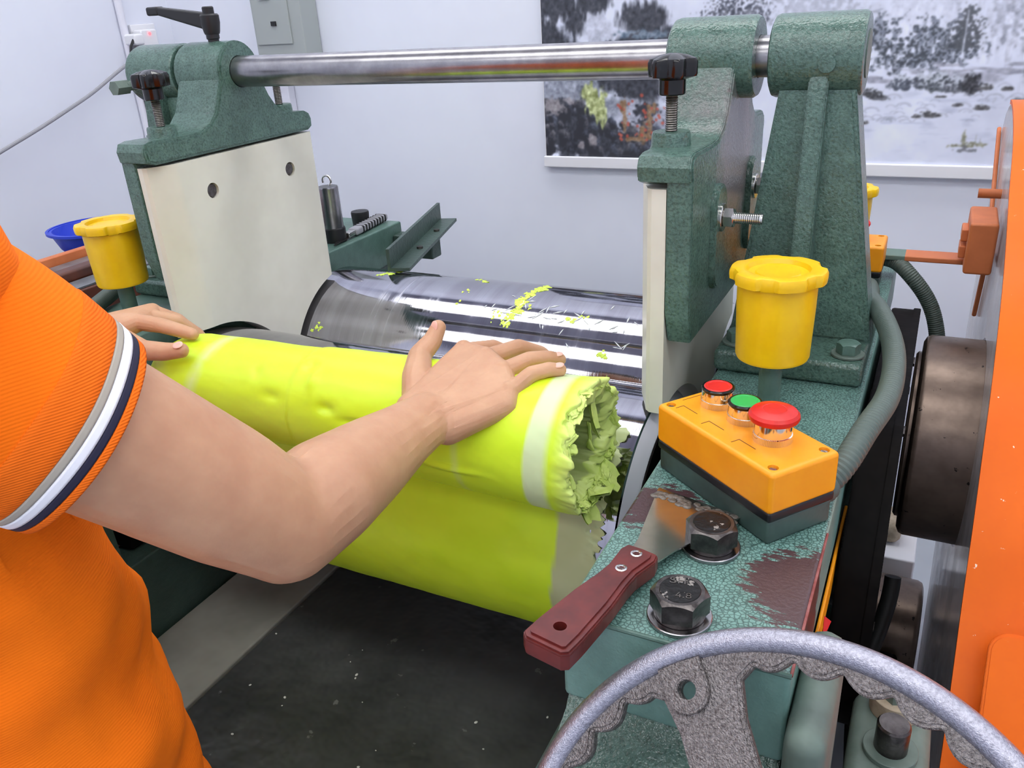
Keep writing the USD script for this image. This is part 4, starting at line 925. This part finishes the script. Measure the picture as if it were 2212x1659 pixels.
def guard():
    o = thing('belt_guard', 'tall orange machine guard with clear side sheet at the right edge', 'guard', (.2, 1.1, 0))
    X = .085
    front = np.array([(.60, 0.0), (.64, .30), (.696, .491), (.81, .640), (.836, .679), (.883, .736), (.931, .794), (.985, .842), (1.075, .900), (1.211, .956), (1.279, .990), (1.36, 1.012), (1.446, 1.024), (1.52, 1.022)])
    q = spline(front, 60)
    n_ = np.gradient(q, axis=0); n_ = np.c_[n_[:, 1], -n_[:, 0]]; n_ /= np.linalg.norm(n_, axis=1)[:, None]
    inner_ = q + n_ * .006
    shell = sg.Polygon(np.vstack([q, inner_[::-1]])).buffer(0)
    obj('front_shell', poly_ext(shell, X - .004, .62, 'yz'), 'orange_paint', o, smooth=30)
    # clear side sheet
    side = sg.Polygon(np.vstack([q, [(1.60, 1.005), (1.655, .985), (1.70, .94), (1.66, .60), (1.45, .30), (1.25, 0), (.6, 0)]])).buffer(-.003)
    side = side.difference(sg.Point(YR, RZ).buffer(.143))
    obj('clear_side', poly_ext(side, X, X + .003, 'yz'), 'clear_sheet', o)
    obj('sheet_edge', tube([(X - .004, 1.69, .955), (X - .004, 1.391, .817), (X - .004, 1.45, .70)], .0035, 8), 'orange_dull', o)
    obj('mount_bracket', [rbox(.046, X - .005, 1.235, 1.34, .83, .90, .004), rbox(.038, .047, 1.26, 1.30, .845, .862, .002), rbox(.038, .047, 1.26, 1.30, .868, .885, .002)], 'orange_dull', o)
    obj('mount_pin', cyl(.007, .055, .09, 'x', (0, 1.40, .905), 16), 'orange_dull', o)
    obj('inspection_cover', moved(poly_ext(sg.box(.0, -.06, .3, .06).buffer(.02), 0, .008, 'xy', .003), (.125, .715, .555), np.stack([(1, 0, 0), (0, .60, .80), (0, -.80, .60)], 1)), 'orange_paint', o)
guard()
single('tie_bar', rbox(-.07, .082, 1.285, 1.322, .828, .836, .002), mat('tie_paint', srgb(196, 112, 66), .5, extra=lambda N, L: (
    N.update({'sx': ('separate_xyz', {}), 'st': ('math', {'math_type': 'less_than', 'value2': -.028}), 'tm': ('mix', {'color2': srgb(96, 120, 110)})}),
    L.remove(('b.color', 'p.base_color')), L.extend([('geometry.position', 'sx.vector'), ('sx.x', 'st.value1'), ('st.value', 'tm.fac'), ('b.color', 'tm.color1'), ('tm.color', 'p.base_color')]))), 
    'flat bar, green then orange, tying the frame to the orange guard', 'bar')
# ------------------------------------------------------------------ things low at the right
o = thing('motor_bracket', 'green bracket with two bolts low behind the handwheel', 'bracket', (.03, .62, .55))
obj('plate', rbox(-.004, .062, .545, .66, .0, .600, .012), 'grey_green', o)
b1 = obj('hex_bolt', moved(hexbolt(.026, .020), (.030, .640, .618), rot([0, 0, 1], 20)), 'grey_green', o)
obj('washer', moved(washer(.01, .021, .018), (.030, .640, .600)), 'rag', b1)
b1 = obj('cap_screw', lathe([(0, .600), (.0135, .600), (.0135, .630), (.012, .632), (0, .632)], 28, 'z', (.030, .590, 0)), 'dark_steel', o)
obj('washer', moved(washer(.012, .022, .005), (.030, .590, .600)), 'grey_green', b1)
single('black_hose', tube(spline([(.018, .98, .50), (.012, .95, .44), (.0, .92, .38), (-.002, .90, .31), (.004, .89, .24), (-.006, .88, .1), (-.008, .88, .01)], 40), .010, 14), 'rubber_hose', 'black rubber hose hanging below the coupling drum', 'hose')
o = thing('motor_drum', 'brown motor casing lying low behind the black hose', 'motor', (.06, 1.25, .15))
obj('casing', cyl(.10, -.03, .078, 'x', (.0, 1.36, .11), 48, .01), 'greasy_steel', o)
obj('belt_arm', rbox(-.06, .05, 1.20, 1.255, .10, .15, .008), 'grease_black', o)
single('cleaning_rag', smoothed(mf(moved(rbox(-.05, .03, 1.5, 1.58, .20, .245, .015), (0, 0, 0))), .01, 4), 'rag', 'crumpled beige rag under the coupling drum', 'rag')
single('rag_shelf', rbox(-.08, .06, 1.46, 1.62, 0, .199, .004), 'white_plastic', 'white box under the beige rag', 'box')
o = thing('yellow_strip', 'narrow yellow guard strip beside the right frame, streaked with grease', 'guard strip', (-.036, .55, .7))
obj('strip', rbox(-.0395, -.0365, .52, .78, .685, .717, .001), 'box_yellow', o)
single('red_scrap', tm(m3.Manifold.hull_points(np.array([(-.034, .578, .735), (-.030, .58, .722), (-.0345, .585, .720), (-.033, .575, .712), (-.0285, .582, .728)]))), 'red_plastic', 'small red plastic scrap stuck on the right edge of the right frame', 'scrap', smooth=False)

# ------------------------------------------------------------------ tools on the rear of the left frame
o = thing('hanging_weight', 'polished steel weight with a wire hook on the left frame', 'weight', (-1.035, 1.245, .80))
wx, wy = -1.03, 1.255
obj('body', lathe([(0, .825), (.019, .825), (.0195, .827), (.0195, .902), (.0185, .905), (0, .905)], 40, 'z', (wx, wy, 0)), 'steel', o)
obj('foot', lathe([(0, .80), (.0225, .80), (.0225, .824), (.021, .827), (0, .827)], 40, 'z', (wx, wy, 0)), 'black_matte', o)
a = np.linspace(math.radians(-60), math.radians(205), 24)
obj('hook', tube([(wx + .0095 * math.cos(t), wy, .9155 + .0095 * math.sin(t)) for t in a], .002, 8), 'bright_steel', o)
single('rubber_stopper', lathe([(0, .80), (.017, .80), (.0185, .826), (.0175, .829), (0, .829)], 32, 'z', (-1.055, 1.375, 0)), 'black_matte', 'short black cylindrical stopper behind the box cutter', 'stopper')
o = thing('box_cutter', 'box cutter with black and white striped grip on the left frame', 'knife', (-1.02, 1.33, .80))
ck = np.array([-1.008, 1.245, .808]); ce = np.array([-1.03, 1.425, .812]); d = (ce - ck) / np.linalg.norm(ce - ck); R3 = align((0, 0, 1), d)
obj('grip', moved(rbox(.045, .175, -.011, .011, -.006, .008, .004), ck, R3), 'cable_grey', o)
for k in range(9): obj('grip_band', moved(rbox(.068 + .0115 * k, .0735 + .0115 * k, -.0125, .0125, -.0065, .0088, .003), ck, R3), 'black_matte', o)
obj('blade_guide', moved(rbox(.02, .055, -.0075, .0075, -.004, .006, .002), ck, R3), 'bright_steel', o)
obj('blade', moved(poly_ext([(-.035, -.004), (.03, -.006), (.03, .006), (-.012, .006)], -.0005, .0005, 'xy'), ck - np.array([0, 0, .004]), R3), 'dark_steel', o)
o = thing('angle_bar', 'green angle iron rail sticking up behind the rear roll', 'angle iron', (-.85, 1.3, .74))
A0, A1 = np.array([-.845, 1.165, .7805]), np.array([-.949, 1.513, .7805]); d = A1 - A0; L0 = np.linalg.norm(d); R3 = align(d, (1, 0, 0))
ang = [(-.004, 0), (.036, 0), (.036, .006), (.002, .006), (.002, .040), (-.004, .040)]
M_ = poly_ext(sg.Polygon(ang), 0, L0, 'xy', .0012); M_ = trimesh.Trimesh(np.c_[M_.vertices[:, 0], M_.vertices[:, 1], M_.vertices[:, 2]], M_.faces, process=False)
u_ = d / L0; side_ = np.array([-u_[1], u_[0], 0]) * -1; up_ = np.array([0, 0, 1.])
V_ = A0 + M_.vertices[:, :1] * side_ + M_.vertices[:, 1:2] * up_ + M_.vertices[:, 2:] * u_; M_ = trimesh.Trimesh(V_, M_.faces, process=False)
if M_.volume < 0: M_.invert()
obj('rail', M_, 'green_dark', o)
for q in (.35, .7): obj('screw', cyl(.006, 0, .004, 'z', tuple(A0 + d * q + side_ * .02 + np.array([0, 0, .006])), 12), 'rod_steel', o)
single('support_bracket', rbox(-.988, -.895, 1.385, 1.42, .735, .780, .003), 'green_dark', 'dark green cross bracket behind the rear roll carrying the angle iron', 'bracket')

# ------------------------------------------------------------------ below the rolls
single('drip_tray', rbox(-.835, -.27, .40, 1.32, .318, .332, .004), 'tray_black', 'black scuffed drip tray below the rolls', 'tray')
single('tray_board', rbox(-.988, -.836, .45, 1.32, .30, .336, .003), 'plank_grey', 'grey board between the black tray and the left frame', 'board')
for i, y in enumerate((.5, 1.25)): single('cross_beam', rbox(-1.0, -.19, y - .03, y + .03, .20, .299, .004), 'green_dark', ('front' if i == 0 else 'rear') + ' dark green beam carrying the tray between the frames', 'beam')
bits = []
for k in range(34):
    x, y = random.uniform(-.83, -.30), random.uniform(.42, .75); M = trimesh.creation.icosphere(1, random.uniform(.0008, .0022)); v = M.vertices * np.array([1.4, 1, .5]); bits.append(trimesh.Trimesh(v @ rot([0, 0, 1], random.random() * 180).T + np.array([x, y, .333]), M.faces, process=False))
t_ = single('rubber_scrap', bits, mat('scrap_white', srgb(206, 210, 200), .6), 'tiny pale rubber scraps scattered on the black tray', 'scraps', kind='stuff', smooth=False)

# ================================================================== THE PERSON
# joints (right arm is the near one)
SHR, ELR, WRR = np.array([-.500, .215, 1.070]), np.array([-.414, .394, .846]), np.array([-.413, .600, .838])
SHL, ELL, WRL = np.array([-.84, .24, 1.08]), np.array([-.985, .40, .88]), np.array([-.908, .628, .858])
def finger(pts, radii): return chain([(np.array(p), r) for p, r in zip(pts, radii)], 16)
def hand_right():
    W = WRR
    mcp = dict(i=(-.430, .708, .862), m=(-.398, .697, .863), r=(-.369, .677, .860), p=(-.349, .652, .851))
    k = {n: np.array(v) for n, v in mcp.items()}
    palm = m3.Manifold.batch_hull([sph(W + np.array([-.022, .008, .002]), .017), sph(W + np.array([.022, -.004, -.004]), .017), sph(k['i'], .0125), sph(k['m'], .0125)])
    palm = palm + m3.Manifold.batch_hull([sph(W + np.array([.012, 0, -.002]), .0185), sph(k['m'], .0125), sph(k['r'], .012), sph(k['p'], .0112)])
    palm = palm + m3.Manifold.batch_hull([sph(W + np.array([.024, -.002, -.006]), .0165), sph(k['p'] + np.array([.002, -.012, -.006]), .0125), sph(k['p'], .011)])
    for n in 'imrp': palm = palm + sph(k[n] + np.array([0, 0, .0025]), .0112)
    fs = [finger([k['i'], (-.414, .744, .855), (-.403, .766, .840), (-.396, .781, .822)], [.0108, .0094, .0084, .0072]),
          finger([k['m'], (-.380, .738, .862), (-.366, .762, .848), (-.357, .777, .832)], [.0110, .0096, .0086, .0074]),
          finger([k['r'], (-.350, .703, .866), (-.337, .720, .863), (-.329, .731, .858)], [.0105, .0090, .0082, .0072]),
          finger([k['p'], (-.333, .672, .866), (-.319, .684, .868), (-.311, .692, .865)], [.0098, .0082, .0075, .0066]),
          finger([W + np.array([-.026, .022, .004]), (-.457, .655, .852), (-.474, .688, .860), (-.472, .712, .868), (-.470, .724, .880)], [.015, .0165, .0125, .0108, .0086])]
    return palm, fs
def hand_left():
    W = WRL
    mcp = dict(i=(-.884, .668, .860), m=(-.892, .690, .858), r=(-.900, .706, .858), p=(-.91, .718, .848))
    k = {n: np.array(v) for n, v in mcp.items()}
    palm = m3.Manifold.batch_hull([sph(W + np.array([.004, -.018, -.003]), .017), sph(W + np.array([-.004, .018, .0]), .017), sph(k['i'], .0125), sph(k['m'], .0125), sph(k['r'], .012), sph(k['p'], .011)])
    fs = [finger([k['i'], (-.848, .672, .858), (-.815, .673, .854), (-.795, .673, .852)], [.0112, .0098, .0088, .0074]),
          finger([k['m'], (-.864, .712, .847), (-.850, .726, .826), (-.842, .732, .808)], [.0110, .0098, .0088, .0076]),
          finger([k['r'], (-.880, .726, .842), (-.868, .738, .820), (-.862, .742, .802)], [.0105, .0092, .0084, .0074]),
          finger([k['p'], (-.895, .736, .832), (-.885, .746, .816), (-.880, .750, .802)], [.0098, .0084, .0076, .0066]),
          finger([W + np.array([.012, -.016, -.004]), (-.872, .632, .848), (-.836, .630, .842), (-.803, .634, .843), (-.780, .638, .846)], [.0150, .0165, .0128, .0112, .0092])]
    return palm, fs
def arm(S, E, W, side):
    # upper arm, elbow, forearm with its bulge near the elbow, flat wrist
    fd = (W - E); up = (E - S)
    c = chain([(S, .060), (S + up * .45, .053), (S + up * .8, .0505), (E, .0445)], 28)
    c = c + chain([(E + np.array([0, 0, -.002]), .044), (E + fd * .22 + np.array([side * .004, 0, .004]), .0450), (E + fd * .5, .0395), (E + fd * .78, .0310), (W, .0255)], 28)
    n = np.array([1., 0, 0]); c = c + m3.Manifold.batch_hull([sph(W + n * .011, .0195), sph(W - n * .011, .0195), sph(E + fd * .72 + n * .006, .0275), sph(E + fd * .72 - n * .006, .0275)])
    return c
TC = np.array([-.675, .222])            # torso axis
person = thing('person', 'person in an orange polo shirt leaning in, both hands on the yellow rubber log', 'person', (-.68, .18, 0))
body = arm(SHR, ELR, WRR, 1) + arm(SHL, ELL, WRL, -1)
torso = m3.Manifold.batch_hull([sph((-.585, .210, 1.055), .055), sph((-.77, .220, 1.06), .055), sph((-.615, .245, .80), .075), sph((-.735, .245, .80), .075), sph((-.61, .235, .68), .080), sph((-.74, .235, .68), .080)])
neck = chain([((-.675, .23, 1.09), .06), ((-.675, .262, 1.19), .052)])
headc = np.array([-.675, .300, 1.275])
head = m3.Manifold.batch_hull([sph(headc + np.array([0, -.012, .028]), .083), sph(headc + np.array([0, .030, -.052]), .048), sph(headc + np.array([0, .028, .02]), .072)])
nose = m3.Manifold.batch_hull([sph(headc + np.array([0, .098, .012]), .008), sph(headc + np.array([0, .112, -.022]), .011)])
ears = sph((0, 0, 0), .02).scale((.4, .8, 1.4)); ears = ears.translate(tuple(headc + np.array([.080, -.005, -.005]))) + ears.translate(tuple(headc + np.array([-.080, -.005, -.005])))
legs = chain([((-.61, .225, .66), .075), ((-.59, .20, .42), .065), ((-.585, .16, .10), .048), ((-.585, .16, .06), .045)]) + chain([((-.74, .225, .66), .075), ((-.77, .20, .42), .065), ((-.78, .16, .10), .048), ((-.78, .16, .06), .045)])
pr_, fr_ = hand_right(); pl_, fl2 = hand_left()
big = smoothed(body + torso + neck + head + nose + ears + legs + pr_ + pl_, .010, 10)
# hands again at finer resolution, unioned so that the body is one continuous figure
hr = pr_; hl = pl_
for f_ in fr_: hr = hr + f_
for f_ in fl2: hl = hl + f_
fd = WRR - ELR
hr = hr + m3.Manifold.batch_hull([sph(WRR + np.array([.011, 0, 0]), .0195), sph(WRR - np.array([.011, 0, 0]), .0195), sph(ELR + fd * .88 + np.array([.008, 0, .001]), .0225), sph(ELR + fd * .88 - np.array([.008, 0, -.001]), .0225)])
fd = WRL - ELL
hl = hl + chain([(WRL, .026), (ELL + fd * .85, .027)])
HR, HL = smoothed(hr, .0030, 22), smoothed(hl, .0032, 18)
body_all = mf(big) + mf(HR) + mf(HL)
obj('body', tm(body_all), 'skin', person, smooth=True)
# nails
def nail(p, d, up, w=.0042, l=.0055):
    d = np.array(d, float); d /= np.linalg.norm(d); up = np.array(up, float); R3 = align(up, d)
    M = trimesh.creation.icosphere(2, 1.0); v = M.vertices * np.array([l, w, .0016]); return moved(trimesh.Trimesh(v, M.faces), p, R3)
obj('fingernail', nail((-.3105, .6885, .8718), (.5, .5, -.1), (.1, -.2, 1)), 'nail', person); obj('fingernail', nail((-.3285, .7275, .8655), (.5, .5, -.2), (.1, -.1, 1)), 'nail', person)
obj('fingernail', nail((-.4705, .7165, .8835), (0, .4, 1), (-.3, -.9, .4), .0052, .0068), 'nail', person); obj('fingernail', nail((-.7795, .6345, .8545), (1, .1, .1), (.05, -.45, .9), .0058, .0068), 'nail', person)
# face
for s in (-1, 1):
    e = obj('eye', sph(headc + np.array([s * .031, .086, .010]), .011), 'eye_white', person); obj('iris', sph(headc + np.array([s * .031, .0935, .008]), .0055), 'hair', e)
    obj('eyebrow', chain([(headc + np.array([s * .016, .098, .032]), .004), (headc + np.array([s * .046, .088, .034]), .003)]), 'hair', person)
obj('mouth', m3.Manifold.batch_hull([sph(headc + np.array([-.02, .082, -.052]), .005), sph(headc + np.array([.02, .082, -.052]), .005), sph(headc + np.array([0, .089, -.052]), .006)]), 'lip', person)
hairm = m3.Manifold.batch_hull([sph(headc + np.array([0, -.016, .040]), .089), sph(headc + np.array([0, .02, .062]), .074), sph(headc + np.array([0, -.05, -.01]), .066)]) - sph(headc + np.array([0, .10, -.035]), .092)
obj('hair', smoothed(hairm, .012, 4), 'hair', person, smooth=True)
# shirt: torso shell with wrinkles, and the near sleeve built ring by ring
def shirt():
    b = m3.Manifold.batch_hull([sph((-.565, .205, 1.075), .080), sph((-.785, .215, 1.075), .080), sph((-.60, .24, .88), .110), sph((-.75, .24, .88), .110)])
    b = b + m3.Manifold.batch_hull([sph((-.60, .24, .88), .110), sph((-.75, .24, .88), .110), sph((-.60, .243, .72), .122), sph((-.75, .243, .72), .122)])
    b = b + m3.Manifold.batch_hull([sph((-.60, .243, .72), .122), sph((-.75, .243, .72), .122), sph((-.595, .243, .55), .128), sph((-.755, .243, .55), .128)])
    b = b + chain([((-.565, .205, 1.075), .080), (SHR + np.array([.0, 0, .0]), .078)])
    fdir = ELL - SHL; b = b + chain([((-.785, .215, 1.075), .080), (SHL, .078), (SHL + fdir * .55, .070)])
    b = b.trim_by_plane((0, 0, 1), .43)
    t = smoothed(b, .009, 30)
    v, n = t.vertices.copy(), t.vertex_normals
    w1 = meshkit.noise(np.c_[v[:, 0] * 7 + v[:, 2] * 4, v[:, 1] * 7, v[:, 2] * 16 - v[:, 0] * 10], 5); w1 = (w1 - w1.mean()) / w1.std()
    w2 = meshkit.noise(np.c_[v[:, 0] * 16, v[:, 1] * 16, v[:, 2] * 30 + v[:, 0] * 16], 6); w2 = (w2 - w2.mean()) / w2.std()
    t.vertices = v + n * (.0055 * w1 + .0022 * w2)[:, None]
    return t
sh = obj('shirt', shirt(), 'orange_cloth', person, smooth=True, label='orange polo shirt')
CC = np.array([-.463, .287, .972])             # centre of the cuff opening
ax = np.array([.13, .62, -.78]); ax = CC - SHR; ax = ax / np.linalg.norm(ax)
def sleeve_ring(c, axis, ru, rv, n=96, seed=0, amp=0.0):
    R3 = align(axis, (0, 0, 1)); a = np.linspace(0, 2 * np.pi, n, endpoint=False)
    w = amp * (np.sin(3 * a + seed) + .6 * np.sin(5 * a + 2.1 * seed))
    return c + (((ru + w) * np.cos(a))[:, None] * R3[:, 0] + ((rv + w) * np.sin(a))[:, None] * R3[:, 1])
def loft(rings, thick=0):
    n = len(rings[0]); V = np.vstack(rings); idx = np.arange(len(V)).reshape(len(rings), n); j2 = np.roll(idx, -1, 1)
    f = np.vstack([np.c_[idx[:-1].ravel(), idx[1:].ravel(), j2[1:].ravel()], np.c_[idx[:-1].ravel(), j2[1:].ravel(), j2[:-1].ravel()]])
    M = trimesh.Trimesh(V, f, process=False); mid = M.triangles_center[0] - np.mean(rings[0], axis=0)
    if M.face_normals[0] @ mid < 0: M.invert()
    return M
def cuff_axis(): return CUFF_AX
CUFF_AX = np.array([.30, .60, -.72]); CUFF_AX /= np.linalg.norm(CUFF_AX)
def ring_at(s, grow=0.0):
    """s metres back from the cuff's edge along the sleeve"""
    t = np.clip(s / .16, 0, 1); c = CC + (SHR + np.array([-.02, -.01, .012]) - CC) * (s / np.linalg.norm(SHR - CC)) ; axs = CUFF_AX * (1 - t) + ax * t
    return sleeve_ring(c, axs / np.linalg.norm(axs), .0655 + .020 * t + grow, .0655 + .020 * t + grow, amp=.0010 + .0035 * np.sin(np.pi * t), seed=.4 + 4 * t)
rings = [ring_at(s) for s in np.linspace(.0375, .155, 26)]
obj('sleeve', loft(rings), 'orange_cloth', sh, smooth=True, label='short sleeve over the near upper arm')
def band(s0, s1, g, m_, lab):
    rs = [ring_at(s0, -.002)] + [ring_at(s, g) for s in np.linspace(s0 + .0003, s1 - .0003, 5)] + [ring_at(s1, -.002)]
    obj('sleeve_stripe' if lab else 'sleeve_rib', loft(rs), m_, sh, smooth=True, label=lab)
band(.0185, .0385, .0008, 'orange_rib', None)
band(.0140, .0187, .0010, 'stripe_grey', 'grey stripe on the sleeve cuff'); band(.0085, .0142, .0013, 'stripe_white', 'white stripe on the sleeve cuff'); band(.0042, .0087, .0013, 'stripe_navy', 'navy stripe on the sleeve cuff')
band(-.0005, .0044, .0013, 'orange_rib', None)
inner_r = [ring_at(0.0, -.001), ring_at(.03, -.003), ring_at(.08, -.003)]
mi = loft(inner_r); mi.invert(); obj('sleeve_lining', mi, 'orange_rib', sh, smooth=True)
a_ = np.linspace(0, 2 * np.pi, 40, endpoint=False)
obj('collar', tube(np.c_[-.675 + .066 * np.cos(a_), .236 + .066 * np.sin(a_), 1.135 - .018 * np.sin(a_)], .015, 10, closed=True), 'orange_rib', sh, smooth=True)
# trousers and shoes
tr_ = chain([((-.60, .20, .62), .112), ((-.59, .205, .42), .085), ((-.585, .165, .09), .068)]) + chain([((-.75, .20, .62), .112), ((-.77, .205, .42), .085), ((-.78, .165, .09), .068)]) + m3.Manifold.batch_hull([sph((-.60, .21, .60), .116), sph((-.75, .21, .60), .116)])
tr_ = tr_.trim_by_plane((0, 0, 1), .04)
obj('trousers', smoothed(tr_, .014, 8), 'trouser', person, smooth=True)
for x in (-.585, -.78): obj('shoe', smoothed(m3.Manifold.batch_hull([sph((x, .13, .045), .043), sph((x, .31, .035), .033), sph((x, .22, .05), .042)]).trim_by_plane((0, 0, 1), .002), .01, 3), 'shoe', person, smooth=True)
